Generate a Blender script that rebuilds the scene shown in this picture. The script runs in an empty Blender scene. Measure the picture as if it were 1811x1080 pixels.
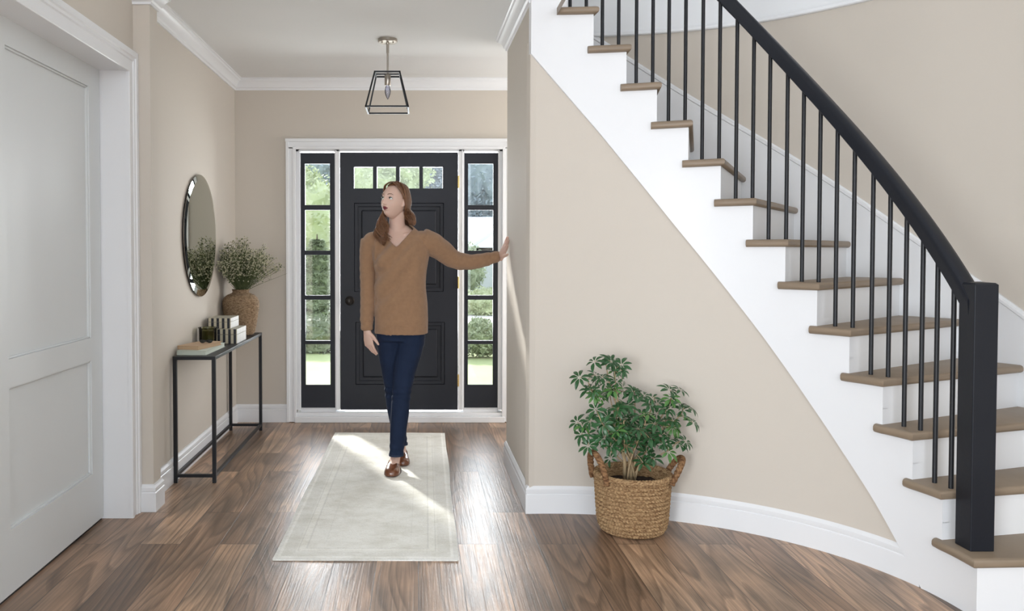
import bpy, bmesh, math, random
from mathutils import Vector, Matrix, noise
import numpy as np

sc = bpy.context.scene
COL = sc.collection
PI = math.pi

# ------------------------------------------------------------------ camera
F_PX, PITCH, ZC = 1458.0, 0.0263, 1.31
cd = bpy.data.cameras.new('camera'); cam = bpy.data.objects.new('camera', cd); COL.objects.link(cam)
cam.location = (0, 0, ZC); cam.rotation_euler = (PI/2 - PITCH, 0, 0)
cd.sensor_fit = 'HORIZONTAL'; cd.sensor_width = 36.0; cd.lens = F_PX*36.0/1811.0
cd.shift_x = (905.5 - 740.0)/1811.0
cd.shift_y = -(540.0 - (444.5 + F_PX*math.tan(PITCH)))/1811.0
cd.clip_end = 400
sc.camera = cam

# ------------------------------------------------------------------ view, sky, sun, daylight and added fill
sc.view_settings.view_transform = 'Standard'; sc.view_settings.look = 'None'
sc.view_settings.gamma = 1.0; sc.view_settings.use_curve_mapping = False
sc.view_settings.exposure = 0.18

w = bpy.data.worlds.new('world'); sc.world = w; w.use_nodes = True
wn = w.node_tree.nodes; wn['Background'].inputs[0].default_value = (0.80, 0.88, 1.0, 1); wn['Background'].inputs[1].default_value = 2.15

def light(name, kind, loc, rot, energy, color=(1, 1, 1), size=1, size_y=None, angle=None):
    l = bpy.data.lights.new(name, kind); l.energy = energy; l.color = color
    if kind == 'AREA':
        l.shape = 'RECTANGLE'; l.size = size; l.size_y = size_y or size
    if angle: l.angle = angle
    o = bpy.data.objects.new(name, l); COL.objects.link(o); o.location = loc; o.rotation_euler = rot
    return o

sun_dir = Vector((0.40, -0.92, -0.47))
sun = light('sun', 'SUN', (0, 12, 8), (0, 0, 0), 8.5, (1.0, 0.96, 0.9), angle=math.radians(5))
sun.rotation_euler = sun_dir.to_track_quat('-Z', 'Y').to_euler()
# unseen fill areas added behind, left, above and in the side hall; entry daylight
light('rear_fill', 'AREA', (0.6, -3.9, 1.6), (PI/2, 0, 0), 64, (0.93, 0.97, 1.0), 4.2, 3.0)  # unseen fill from the camera side, added to brighten the hall
light('left_fill', 'AREA', (-1.40, -1.2, 1.10), (PI/2, 0, math.radians(-90)), 235, (0.92, 0.965, 1.0), 1.9, 1.7)  # unseen fill lamp on the left; its window is added to suit it
light('upper_fill', 'AREA', (-1.2, 0.2, 4.2), (math.radians(84), 0, math.radians(-60)), 8, (0.94, 0.97, 1.0), 3.0, 1.6)  # added fill high on the left; no window is built here
light('daylight_entry', 'AREA', (-0.15, 6.75, 1.5), (PI/2, 0, PI), 195, (0.94, 0.97, 1.0), 1.7, 1.7)
light('side_hall_fill', 'AREA', (1.9, 5.7, 1.4), (PI/2, 0, PI/2), 30, (0.97, 0.98, 1.0), 1.0, 1.9)  # added fill that brightens the passage's left wall; no window behind it

# ------------------------------------------------------------------ materials
def mat(name, col, rough=0.5, metal=0.0, spec=0.5, bump=0, bscale=40, var=0, vscale=6, coat=0, detail=4, stretch=None, sheen=0):
    m = bpy.data.materials.new(name); m.use_nodes = True
    nt = m.node_tree; N = nt.nodes; L = nt.links; b = N['Principled BSDF']
    b.inputs['Base Color'].default_value = (*col, 1); b.inputs['Roughness'].default_value = rough
    b.inputs['Metallic'].default_value = metal; b.inputs['Specular IOR Level'].default_value = spec
    if coat: b.inputs['Coat Weight'].default_value = coat
    if sheen: b.inputs['Sheen Weight'].default_value = sheen
    tc = N.new('ShaderNodeTexCoord'); mp = N.new('ShaderNodeMapping'); L.new(tc.outputs['Object'], mp.inputs[0])
    if stretch: mp.inputs['Scale'].default_value = stretch
    n = N.new('ShaderNodeTexNoise'); n.inputs['Scale'].default_value = vscale; n.inputs['Detail'].default_value = detail
    L.new(mp.outputs[0], n.inputs[0])
    cr = N.new('ShaderNodeMixRGB'); v = var
    cr.inputs[1].default_value = (*[c*(1-v) for c in col], 1); cr.inputs[2].default_value = (*[min(1, c*(1+v)) for c in col], 1)
    L.new(n.outputs[0], cr.inputs[0]); L.new(cr.outputs[0], b.inputs['Base Color'])
    if bump:
        n2 = N.new('ShaderNodeTexNoise'); n2.inputs['Scale'].default_value = bscale; n2.inputs['Detail'].default_value = 3
        L.new(mp.outputs[0], n2.inputs[0])
        bp = N.new('ShaderNodeBump'); bp.inputs['Strength'].default_value = bump; bp.inputs['Distance'].default_value = 0.01
        L.new(n2.outputs[0], bp.inputs['Height']); L.new(bp.outputs[0], b.inputs['Normal'])
    return m

M = {}
M['wall'] = mat('beige_paint', (0.605, 0.555, 0.49), 0.75, spec=0.25, bump=0.04, bscale=220, var=0.015, vscale=2)
M['band'] = mat('white_upper_paint', (0.86, 0.88, 0.90), 0.5, spec=0.3, var=0.008)
M['white'] = mat('white_trim_paint', (0.79, 0.80, 0.815), 0.35, spec=0.4, var=0.008)
M['doorwhite'] = mat('white_door_paint', (0.69, 0.715, 0.72), 0.45, spec=0.35, var=0.008)
M['ceil'] = mat('ceiling_paint', (0.74, 0.74, 0.73), 0.85, spec=0.2, bump=0.05, bscale=160, var=0.01)
M['navy'] = mat('charcoal_navy_paint', (0.015, 0.017, 0.024), 0.45, spec=0.3, var=0.1, bump=0.02, bscale=90)
M['black'] = mat('black_satin_metal', (0.012, 0.013, 0.016), 0.42, spec=0.35, var=0.15, vscale=20)
M['newel'] = mat('black_painted_wood', (0.0095, 0.0115, 0.017), 0.40, spec=0.3, var=0.12, bump=0.03, bscale=60)
M['nickel'] = mat('brushed_nickel', (0.42, 0.38, 0.33), 0.32, metal=1, var=0.1, vscale=40)
M['brass'] = mat('brass', (0.75, 0.55, 0.25), 0.3, metal=1, var=0.05)
M['bronze'] = mat('dark_bronze', (0.03, 0.027, 0.025), 0.3, metal=0.8, var=0.1)
M['soil'] = mat('potting_soil', (0.03, 0.018, 0.012), 0.95, bump=0.8, bscale=90, var=0.5, vscale=60)
M['leaf'] = mat('glossy_leaf', (0.026, 0.092, 0.030), 0.30, spec=0.5, var=0.55, vscale=9)
M['leaf2'] = mat('young_leaf', (0.075, 0.19, 0.045), 0.35, spec=0.5, var=0.3, vscale=9)
M['trunk'] = mat('pale_bark', (0.38, 0.28, 0.16), 0.8, bump=0.4, bscale=60, var=0.35, vscale=30)
M['twig'] = mat('green_stem', (0.08, 0.12, 0.04), 0.6, var=0.3, vscale=20)
M['skin'] = mat('skin', (0.66, 0.45, 0.365), 0.48, spec=0.35, var=0.03, vscale=20)
M['skin'].node_tree.nodes['Principled BSDF'].inputs['Subsurface Weight'].default_value = 0.08
M['lips'] = mat('lipstick', (0.15, 0.022, 0.035), 0.35, spec=0.5)
M['brow'] = mat('eyebrow', (0.17, 0.085, 0.045), 0.7)
M['hair'] = mat('auburn_hair', (0.155, 0.070, 0.032), 0.40, spec=0.5, var=0.5, vscale=24, bump=0.5, bscale=160, stretch=(1, 1, .25))
M['eye'] = mat('eye_white', (0.75, 0.74, 0.72), 0.15)
M['iris'] = mat('iris', (0.03, 0.035, 0.03), 0.15)
M['sole'] = mat('shoe_sole', (0.05, 0.025, 0.015), 0.6)
M['leather'] = mat('brown_leather', (0.16, 0.055, 0.022), 0.22, spec=0.6, var=0.2, vscale=25, coat=0.4)
M['sweater'] = mat('tan_knit', (0.34, 0.20, 0.115), 0.9, spec=0.15, bump=0.5, bscale=420, var=0.17, vscale=45, sheen=0.25)
M['jeans'] = mat('dark_denim', (0.012, 0.022, 0.052), 0.8, spec=0.2, bump=0.25, bscale=500, var=0.30, vscale=14)
M['seam'] = mat('denim_seam', (0.013, 0.024, 0.056), 0.8)
M['treadwood'] = None
M['grass'] = mat('lawn_grass', (0.36, 0.42, 0.20), 0.9, bump=0.5, bscale=30, var=0.25, vscale=1.2)
M['drive'] = mat('driveway_concrete', (0.62, 0.60, 0.56), 0.9, var=0.05, vscale=3)
M['foldark'] = mat('dark_foliage', (0.15, 0.18, 0.11), 0.7, var=0.6, vscale=1.5)  # this and the next leaf tones are paled to imitate outdoor haze
M['fol'] = mat('mid_foliage', (0.24, 0.29, 0.17), 0.7, var=0.5, vscale=2)
M['follight'] = mat('light_foliage', (0.42, 0.47, 0.27), 0.7, var=0.5, vscale=2)
M['folhaze'] = mat('haze_tinted_foliage', (0.30, 0.35, 0.37), 0.7, var=0.5, vscale=1)  # distance haze is put into this blue-grey leaf colour
M['bark'] = mat('tree_bark', (0.10, 0.07, 0.05), 0.9, var=0.3)
M['siding'] = mat('white_siding', (0.80, 0.81, 0.83), 0.7, var=0.02)
M['roof'] = mat('pale_roof', (0.72, 0.74, 0.77), 0.7, var=0.04)
M['greywall'] = mat('grey_siding', (0.42, 0.44, 0.46), 0.7, var=0.04)
M['book_tan'] = mat('tan_book_cloth', (0.46, 0.31, 0.19), 0.7, var=0.06, vscale=30)
M['book_green'] = mat('pale_green_book_cloth', (0.52, 0.56, 0.48), 0.7, var=0.04, vscale=30)
M['paper'] = mat('book_pages', (0.62, 0.58, 0.48), 0.85, var=0.12, vscale=8, stretch=(1, 1, 60))
M['paper_tan'] = mat('aged_book_pages', (0.50, 0.36, 0.23), 0.85, var=0.12, vscale=8, stretch=(1, 1, 60))
M['wax'] = mat('candle_wax', (0.15, 0.14, 0.075), 0.5)

def striped(name, c1, c2, axis, scale, duty=0.5, rough=0.5):
    m = bpy.data.materials.new(name); m.use_nodes = True
    N = m.node_tree.nodes; L = m.node_tree.links; b = N['Principled BSDF']; b.inputs['Roughness'].default_value = rough
    tc = N.new('ShaderNodeTexCoord'); sp = N.new('ShaderNodeSeparateXYZ'); L.new(tc.outputs['Object'], sp.inputs[0])
    a = N.new('ShaderNodeMath'); a.operation = 'MULTIPLY'; a.inputs[1].default_value = scale; L.new(sp.outputs[axis], a.inputs[0])
    f = N.new('ShaderNodeMath'); f.operation = 'FLOORED_MODULO'; f.inputs[1].default_value = 1.0; L.new(a.outputs[0], f.inputs[0])
    g = N.new('ShaderNodeMath'); g.operation = 'GREATER_THAN'; g.inputs[1].default_value = duty; L.new(f.outputs[0], g.inputs[0])
    mx = N.new('ShaderNodeMixRGB'); mx.inputs[1].default_value = (*c1, 1); mx.inputs[2].default_value = (*c2, 1)
    L.new(g.outputs[0], mx.inputs[0]); L.new(mx.outputs[0], b.inputs['Base Color'])
    return m
M['stripe_front'] = striped('bold_stripes', (0.50, 0.45, 0.33), (0.012, 0.013, 0.02), 0, 1/0.0345, 0.52)
M['stripe_side'] = striped('fine_stripes', (0.62, 0.60, 0.56), (0.10, 0.10, 0.11), 1, 1/0.026, 0.74)
M['box_top'] = mat('inlaid_top', (0.36, 0.34, 0.27), 0.5, var=0.4, vscale=30)

def mirror_mat():
    m = bpy.data.materials.new('mirror_silver'); m.use_nodes = True; b = m.node_tree.nodes['Principled BSDF']
    b.inputs['Base Color'].default_value = (0.62, 0.66, 0.60, 1); b.inputs['Metallic'].default_value = 1; b.inputs['Roughness'].default_value = 0.015
    return m
M['mirror'] = mirror_mat()
def pane_mat(name='window_glass', tint=(0.97, 0.98, 0.98), gl=0.9):
    m = bpy.data.materials.new(name); m.use_nodes = True; N = m.node_tree.nodes; L = m.node_tree.links
    N.remove(N['Principled BSDF']); out = N['Material Output']
    t = N.new('ShaderNodeBsdfTransparent'); t.inputs[0].default_value = (*tint, 1)
    g = N.new('ShaderNodeBsdfGlossy'); g.inputs['Roughness'].default_value = 0.02; g.inputs[0].default_value = (gl, gl, gl, 1)
    fr = N.new('ShaderNodeFresnel'); fr.inputs[0].default_value = 1.45
    mx = N.new('ShaderNodeMixShader'); L.new(fr.outputs[0], mx.inputs[0]); L.new(t.outputs[0], mx.inputs[1]); L.new(g.outputs[0], mx.inputs[2])
    L.new(mx.outputs[0], out.inputs[0]); return m
M['pane'] = pane_mat()
M['jar'] = pane_mat('olive_glass', (0.62, 0.62, 0.42), 0.8)
M['bulb'] = pane_mat('bulb_glass', (0.80, 0.82, 0.92), 0.9)

def floor_mat():
    m = bpy.data.materials.new('wood_planks'); m.use_nodes = True; N = m.node_tree.nodes; L = m.node_tree.links; b = N['Principled BSDF']
    tc = N.new('ShaderNodeTexCoord')
    mp = N.new('ShaderNodeMapping'); mp.inputs['Rotation'].default_value = (0, 0, PI/2); L.new(tc.outputs['Object'], mp.inputs[0])
    def brick(c1, c2, mortar, ms):
        br = N.new('ShaderNodeTexBrick'); br.offset = 0.37; br.offset_frequency = 2; br.squash = 1.0
        br.inputs['Color1'].default_value = c1; br.inputs['Color2'].default_value = c2; br.inputs['Mortar'].default_value = mortar
        br.inputs['Scale'].default_value = 1.0; br.inputs['Mortar Size'].default_value = ms; br.inputs['Mortar Smooth'].default_value = 0.3
        br.inputs['Brick Width'].default_value = 1.22; br.inputs['Row Height'].default_value = 0.178; br.inputs['Bias'].default_value = 0.0
        L.new(mp.outputs[0], br.inputs[0]); return br
    rnd = brick((0, 0, 0, 1), (1, 1, 1, 1), (0.5, 0.5, 0.5, 1), 0.0)      # a random value for each plank
    gap = brick((0, 0, 0, 1), (0, 0, 0, 1), (1, 1, 1, 1), 0.0016)
    # grain: long warped rings, shifted plank by plank
    sep = N.new('ShaderNodeSeparateXYZ'); L.new(tc.outputs['Object'], sep.inputs[0])
    sh = N.new('ShaderNodeMath'); sh.operation = 'MULTIPLY'; sh.inputs[1].default_value = 37.0; L.new(rnd.outputs['Color'], sh.inputs[0])
    comb = N.new('ShaderNodeCombineXYZ'); L.new(sep.outputs[0], comb.inputs[0]); L.new(sep.outputs[1], comb.inputs[1]); L.new(sh.outputs[0], comb.inputs[2])
    st = N.new('ShaderNodeMapping'); st.inputs['Scale'].default_value = (5.5, 0.50, 1); L.new(comb.outputs[0], st.inputs[0])
    n1 = N.new('ShaderNodeTexNoise'); n1.inputs['Scale'].default_value = 1.0; n1.inputs['Detail'].default_value = 1.2; n1.inputs['Roughness'].default_value = 0.35; L.new(st.outputs[0], n1.inputs[0])
    mu = N.new('ShaderNodeMath'); mu.operation = 'MULTIPLY'; mu.inputs[1].default_value = 15.0; L.new(n1.outputs[0], mu.inputs[0])
    fr = N.new('ShaderNodeMath'); fr.operation = 'FRACT'; L.new(mu.outputs[0], fr.inputs[0])
    ring = N.new('ShaderNodeValToRGB'); e = ring.color_ramp.elements
    e[0].position = 0.0; e[0].color = (1, 1, 1, 1); e[1].position = 1.0; e[1].color = (0.75, 0.75, 0.75, 1)
    x = e.new(0.55); x.color = (0.72, 0.72, 0.72, 1); x = e.new(0.86); x.color = (0.30, 0.30, 0.30, 1)
    L.new(fr.outputs[0], ring.inputs[0])
    st2 = N.new('ShaderNodeMapping'); st2.inputs['Scale'].default_value = (150, 2.6, 1); L.new(comb.outputs[0], st2.inputs[0])
    n2 = N.new('ShaderNodeTexNoise'); n2.inputs['Scale'].default_value = 1.0; n2.inputs['Detail'].default_value = 6; L.new(st2.outputs[0], n2.inputs[0])
    st3 = N.new('ShaderNodeMapping'); st3.inputs['Scale'].default_value = (3.0, 1.3, 1); L.new(comb.outputs[0], st3.inputs[0])
    n3 = N.new('ShaderNodeTexNoise'); n3.inputs['Scale'].default_value = 1.6; n3.inputs['Detail'].default_value = 4; L.new(st3.outputs[0], n3.inputs[0])
    base = N.new('ShaderNodeValToRGB'); e = base.color_ramp.elements
    e[0].position = 0.0; e[0].color = (0.26, 0.162, 0.104, 1); e[1].position = 1.0; e[1].color = (0.52, 0.345, 0.228, 1)
    x = e.new(0.5); x.color = (0.38, 0.242, 0.158, 1)
    L.new(rnd.outputs['Color'], base.inputs[0])
    blot = N.new('ShaderNodeValToRGB'); e = blot.color_ramp.elements; e[0].position = 0.38; e[0].color = (0.62, 0.64, 0.66, 1); e[1].position = 0.62; e[1].color = (1.18, 1.14, 1.1, 1)
    L.new(n3.outputs[0], blot.inputs[0])
    m1 = N.new('ShaderNodeMixRGB'); m1.blend_type = 'MULTIPLY'; m1.inputs[0].default_value = 0.9; L.new(base.outputs[0], m1.inputs[1]); L.new(blot.outputs[0], m1.inputs[2])
    m2 = N.new('ShaderNodeMixRGB'); m2.blend_type = 'MULTIPLY'; m2.inputs[0].default_value = 0.68; L.new(m1.outputs[0], m2.inputs[1]); L.new(ring.outputs[0], m2.inputs[2])
    fine = N.new('ShaderNodeValToRGB'); e = fine.color_ramp.elements; e[0].position = 0.35; e[0].color = (0.66, 0.66, 0.66, 1); e[1].position = 0.65; e[1].color = (1.2, 1.2, 1.2, 1)
    L.new(n2.outputs[0], fine.inputs[0])
    m3 = N.new('ShaderNodeMixRGB'); m3.blend_type = 'MULTIPLY'; m3.inputs[0].default_value = 0.85; L.new(m2.outputs[0], m3.inputs[1]); L.new(fine.outputs[0], m3.inputs[2])
    m4 = N.new('ShaderNodeMixRGB'); L.new(gap.outputs['Color'], m4.inputs[0]); L.new(m3.outputs[0], m4.inputs[1]); m4.inputs[2].default_value = (0.05, 0.035, 0.027, 1)
    L.new(m4.outputs[0], b.inputs['Base Color'])
    rr = N.new('ShaderNodeMapRange'); rr.inputs[3].default_value = 0.24; rr.inputs[4].default_value = 0.44; L.new(n2.outputs[0], rr.inputs[0]); L.new(rr.outputs[0], b.inputs['Roughness'])
    b.inputs['Specular IOR Level'].default_value = 0.5
    bp = N.new('ShaderNodeBump'); bp.inputs['Strength'].default_value = 0.25; bp.inputs['Distance'].default_value = 0.003
    ad = N.new('ShaderNodeMath'); ad.operation = 'SUBTRACT'; L.new(n2.outputs[0], ad.inputs[0]); L.new(gap.outputs['Color'], ad.inputs[1]); L.new(ad.outputs[0], bp.inputs['Height'])
    L.new(bp.outputs[0], b.inputs['Normal'])
    return m
M['floor'] = floor_mat()
def tread_mat():
    m = mat('greyed_oak', (0.255, 0.195, 0.138), 0.42, spec=0.4, var=0.28, vscale=5, detail=6, stretch=(1, 1, 12))
    return m
M['treadwood'] = tread_mat()

def rug_mat():
    m = bpy.data.materials.new('faded_rug_pile'); m.use_nodes = True; N = m.node_tree.nodes; L = m.node_tree.links; b = N['Principled BSDF']
    b.inputs['Roughness'].default_value = 0.95; b.inputs['Specular IOR Level'].default_value = 0.1
    tc = N.new('ShaderNodeTexCoord')
    def noi(scale, sx, sy, detail=5, rough=0.6):
        mp = N.new('ShaderNodeMapping'); mp.inputs['Scale'].default_value = (sx, sy, 1); L.new(tc.outputs['Object'], mp.inputs[0])
        n = N.new('ShaderNodeTexNoise'); n.inputs['Scale'].default_value = scale; n.inputs['Detail'].default_value = detail; n.inputs['Roughness'].default_value = rough
        L.new(mp.outputs[0], n.inputs[0]); return n
    a = noi(4, 1, 1.5, 6, .7); c = noi(120, 1, 2.0, 3); d = noi(26, 1, 2.6, 6, 0.75)
    r1 = N.new('ShaderNodeValToRGB'); e = r1.color_ramp.elements; e[0].position = 0.36; e[0].color = (0.82, 0.81, 0.755, 1); e[1].position = 0.56; e[1].color = (0.95, 0.945, 0.91, 1)
    L.new(a.outputs[0], r1.inputs[0])
    r2 = N.new('ShaderNodeValToRGB'); e = r2.color_ramp.elements; e[0].position = 0.33; e[0].color = (0.86, 0.85, 0.81, 1); e[1].position = 0.50; e[1].color = (1, 1, 1, 1)
    L.new(d.outputs[0], r2.inputs[0])
    r3 = N.new('ShaderNodeValToRGB'); e = r3.color_ramp.elements; e[0].position = 0.3; e[0].color = (0.86, 0.86, 0.84, 1); e[1].position = 0.65; e[1].color = (1.08, 1.08, 1.08, 1)
    L.new(c.outputs[0], r3.inputs[0])
    x1 = N.new('ShaderNodeMixRGB'); x1.blend_type = 'MULTIPLY'; x1.inputs[0].default_value = 0.75; L.new(r1.outputs[0], x1.inputs[1]); L.new(r2.outputs[0], x1.inputs[2])
    x2 = N.new('ShaderNodeMixRGB'); x2.blend_type = 'MULTIPLY'; x2.inputs[0].default_value = 0.8; L.new(x1.outputs[0], x2.inputs[1]); L.new(r3.outputs[0], x2.inputs[2])
    # faint border: distance to the edge of the rug
    sp = N.new('ShaderNodeSeparateXYZ'); L.new(tc.outputs['Object'], sp.inputs[0])
    def M1(op, i, v=None, j=None):
        q = N.new('ShaderNodeMath'); q.operation = op; L.new(i, q.inputs[0])
        if v is not None: q.inputs[1].default_value = v
        if j is not None: L.new(j, q.inputs[1])
        return q.outputs[0]
    dx = M1('SUBTRACT', M1('ABSOLUTE', sp.outputs[0]), 0.395); dy = M1('SUBTRACT', M1('ABSOLUTE', sp.outputs[1]), 1.225)
    dd = M1('MULTIPLY', M1('MAXIMUM', dx, None, dy), -1.0)
    rp = N.new('ShaderNodeValToRGB'); rp.color_ramp.interpolation = 'CONSTANT'; e = rp.color_ramp.elements
    vals = [(0, .97), (0.018, 1.10), (0.03, .93), (0.085, 1.0), (0.09, .86), (0.096, 1.04), (0.125, .88), (0.13, 1.0), (0.20, .93), (0.206, 1.0)]
    e[0].position = 0; e[0].color = (.97, .97, .97, 1); e[1].position = 0.018; e[1].color = (1.1, 1.1, 1.1, 1)
    for p_, v_ in vals[2:]:
        q = e.new(p_); q.color = (v_, v_, v_*.98, 1)
    L.new(dd, rp.inputs[0])
    x3 = N.new('ShaderNodeMixRGB'); x3.blend_type = 'MULTIPLY'; x3.inputs[0].default_value = 0.8; L.new(x2.outputs[0], x3.inputs[1]); L.new(rp.outputs[0], x3.inputs[2])
    L.new(x3.outputs[0], b.inputs['Base Color'])
    bp = N.new('ShaderNodeBump'); bp.inputs['Strength'].default_value = 0.5; bp.inputs['Distance'].default_value = 0.004; L.new(c.outputs[0], bp.inputs['Height']); L.new(bp.outputs[0], b.inputs['Normal'])
    return m
M['rug'] = rug_mat()
def rope_mat(name, c1, c2, scale):
    m = mat(name, c1, 0.85, spec=0.15, var=0.0)
    N = m.node_tree.nodes; L = m.node_tree.links; b = N['Principled BSDF']
    tc = N.new('ShaderNodeTexCoord'); mp = N.new('ShaderNodeMapping'); mp.inputs['Scale'].default_value = (1, 1, 2.5); L.new(tc.outputs['Object'], mp.inputs[0])
    n = N.new('ShaderNodeTexNoise'); n.inputs['Scale'].default_value = scale; n.inputs['Detail'].default_value = 5; n.inputs['Roughness'].default_value = .7; L.new(mp.outputs[0], n.inputs[0])
    r = N.new('ShaderNodeValToRGB'); e = r.color_ramp.elements; e[0].position = .35; e[0].color = (*c2, 1); e[1].position = .6; e[1].color = (*c1, 1)
    L.new(n.outputs[0], r.inputs[0])
    L.new(r.outputs[0], b.inputs['Base Color'])
    bp = N.new('ShaderNodeBump'); bp.inputs['Strength'].default_value = .6; bp.inputs['Distance'].default_value = .002; L.new(n.outputs[0], bp.inputs['Height']); L.new(bp.outputs[0], b.inputs['Normal'])
    return m
M['rope'] = rope_mat('water_hyacinth', (0.46, 0.31, 0.165), (0.15, 0.075, 0.035), 60)
M['rope_dark'] = rope_mat('water_hyacinth_handle', (0.30, 0.17, 0.085), (0.09, 0.04, 0.02), 45)
M['vase'] = rope_mat('seagrass_vase', (0.34, 0.24, 0.15), (0.11, 0.065, 0.035), 70)
M['stem'] = mat('dried_stem', (0.075, 0.095, 0.035), 0.8, var=0.35, vscale=30)
M['bloom'] = mat('dried_blossom', (0.44, 0.42, 0.29), 0.85, var=0.45, vscale=60)

# ------------------------------------------------------------------ helpers
ORG = {}
def tag(o, label=None, cat=None, group=None, kind=None):
    if label: o['label'] = label
    if cat: o['category'] = cat
    if group: o['group'] = group
    if kind: o['kind'] = kind
    return o
def thing(name, loc, label=None, cat=None, group=None, kind=None):
    o = bpy.data.objects.new(name, None); COL.objects.link(o); o.location = loc; o.empty_display_size = 0.1
    ORG[o.name] = Vector(loc); return tag(o, label, cat, group, kind)

class MB:
    def __init__(s): s.bm = bmesh.new(); s.mi = 0
    def _f(s, vs):
        try:
            f = s.bm.faces.new(vs); f.material_index = s.mi; return f
        except ValueError: return None
    def box(s, x0, x1, y0, y1, z0, z1, bevel=0, rot=None, piv=None):
        b = bmesh.new(); bmesh.ops.create_cube(b, size=1)
        for v in b.verts: v.co = Vector(((x0+x1)/2 + v.co.x*(x1-x0), (y0+y1)/2 + v.co.y*(y1-y0), (z0+z1)/2 + v.co.z*(z1-z0)))
        if bevel: bmesh.ops.bevel(b, geom=b.edges[:], offset=bevel, segments=2, affect='EDGES', profile=0.5)
        if rot:
            R = Matrix.Rotation(rot, 3, 'Z'); pv = Vector(piv) if piv else Vector(((x0+x1)/2, (y0+y1)/2, 0))
            for v in b.verts: v.co = R @ (v.co - pv) + pv
        s.merge(b); return s
    def merge(s, b):
        mp = {v: s.bm.verts.new(v.co) for v in b.verts}
        for f in b.faces:
            g = s._f([mp[v] for v in f.verts])
        b.free()
    def tube(s, pts, rad, n=10, cap=True, flat=1.0, up=None):
        pts = [Vector(p) for p in pts]; rings = []
        if not hasattr(rad, '__len__'): rad = [rad]*len(pts)
        prev = None
        for i, p in enumerate(pts):
            d = (pts[min(i+1, len(pts)-1)] - pts[max(i-1, 0)]).normalized()
            if prev is None:
                a = up and Vector(up) or (Vector((0, 0, 1)) if abs(d.z) < .9 else Vector((1, 0, 0)))
                u = (a - d*a.dot(d)).normalized()
            else: u = (prev - d*prev.dot(d)).normalized()
            prev = u; v_ = d.cross(u)
            rings.append([s.bm.verts.new(p + (u*math.cos(2*PI*k/n)*flat + v_*math.sin(2*PI*k/n))*rad[i]) for k in range(n)])
        for a, b in zip(rings, rings[1:]):
            for k in range(n): s._f([a[k], a[(k+1) % n], b[(k+1) % n], b[k]])
        if cap: s._f(rings[0][::-1]); s._f(rings[-1])
        return s
    def loft(s, rings, cap=True, closed=True):
        R = [[s.bm.verts.new(p) for p in r] for r in rings]; n = len(R[0])
        for a, b in zip(R, R[1:]):
            for k in range(n if closed else n-1): s._f([a[k], a[(k+1) % n], b[(k+1) % n], b[k]])
        if cap: s._f(R[0][::-1]); s._f(R[-1])
        return s
    def ell(s, c, r, seg=20, rings=14, rot=None):
        b = bmesh.new(); bmesh.ops.create_uvsphere(b, u_segments=seg, v_segments=rings, radius=1)
        R = rot or Matrix.Identity(3)
        for v in b.verts: v.co = R @ Vector((v.co.x*r[0], v.co.y*r[1], v.co.z*r[2])) + Vector(c)
        s.merge(b); return s
    def lathe(s, prof, c=(0, 0), n=32, cap=False):
        return s.loft([[Vector((c[0]+r*math.cos(2*PI*k/n), c[1]+r*math.sin(2*PI*k/n), z)) for k in range(n)] for r, z in prof], cap=cap)
    def sweep(s, prof, path, cap=True):
        P = [Vector((p[0], p[1])) for p in path]; rings = []
        for i, p in enumerate(P):
            d0 = (P[i]-P[i-1]).normalized() if i > 0 else (P[1]-P[0]).normalized()
            d1 = (P[i+1]-P[i]).normalized() if i < len(P)-1 else d0
            n0 = Vector((-d0.y, d0.x)); n1 = Vector((-d1.y, d1.x)); m = (n0+n1).normalized(); k = 1/max(.3, m.dot(n0))
            rings.append([Vector((p.x+m.x*o*k, p.y+m.y*o*k, z)) for o, z in prof])
        return s.loft(rings, cap=cap)
    def build(s, name, m, parent=None, smooth=False, angle=None):
        bmesh.ops.recalc_face_normals(s.bm, faces=s.bm.faces[:])
        me = bpy.data.meshes.new(name)
        off = ORG.get(parent.name, Vector()) if parent else Vector()
        if parent: 
            for v in s.bm.verts: v.co -= off
        s.bm.to_mesh(me); s.bm.free()
        for mm in (m if isinstance(m, (list, tuple)) else [m]): me.materials.append(mm)
        if smooth:
            me.polygons.foreach_set('use_smooth', [True]*len(me.polygons))
            if angle: me.set_sharp_from_angle(angle=math.radians(angle))
        o = bpy.data.objects.new(name, me); COL.objects.link(o)
        if parent: o.parent = parent; ORG[o.name] = off
        return o
def struct(o): o['kind'] = 'structure'; return o
def grid_surface(mb, fn, U, V):
    R = [[mb.bm.verts.new(fn(u, v)) for u in U] for v in V]
    for a, b in zip(R, R[1:]):
        for i in range(len(U)-1): mb._f([a[i], a[i+1], b[i+1], b[i]])

BASE = [(0, 0), (.016, 0), (.016, .095), (.012, .099), (.0145, .106), (.0145, .121), (.007, .131), (.005, .137), (0, .137)]
CROWN = [(0, -.085), (.009, -.085), (.011, -.072), (.021, -.066), (.024, -.052), (.036, -.034), (.047, -.024), (.053, -.022), (.058, -.010), (.066, -.008), (.066, 0), (0, 0)]
CEIL = 2.62; YD = 6.31; XL = -1.40; XR = 0.545
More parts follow.
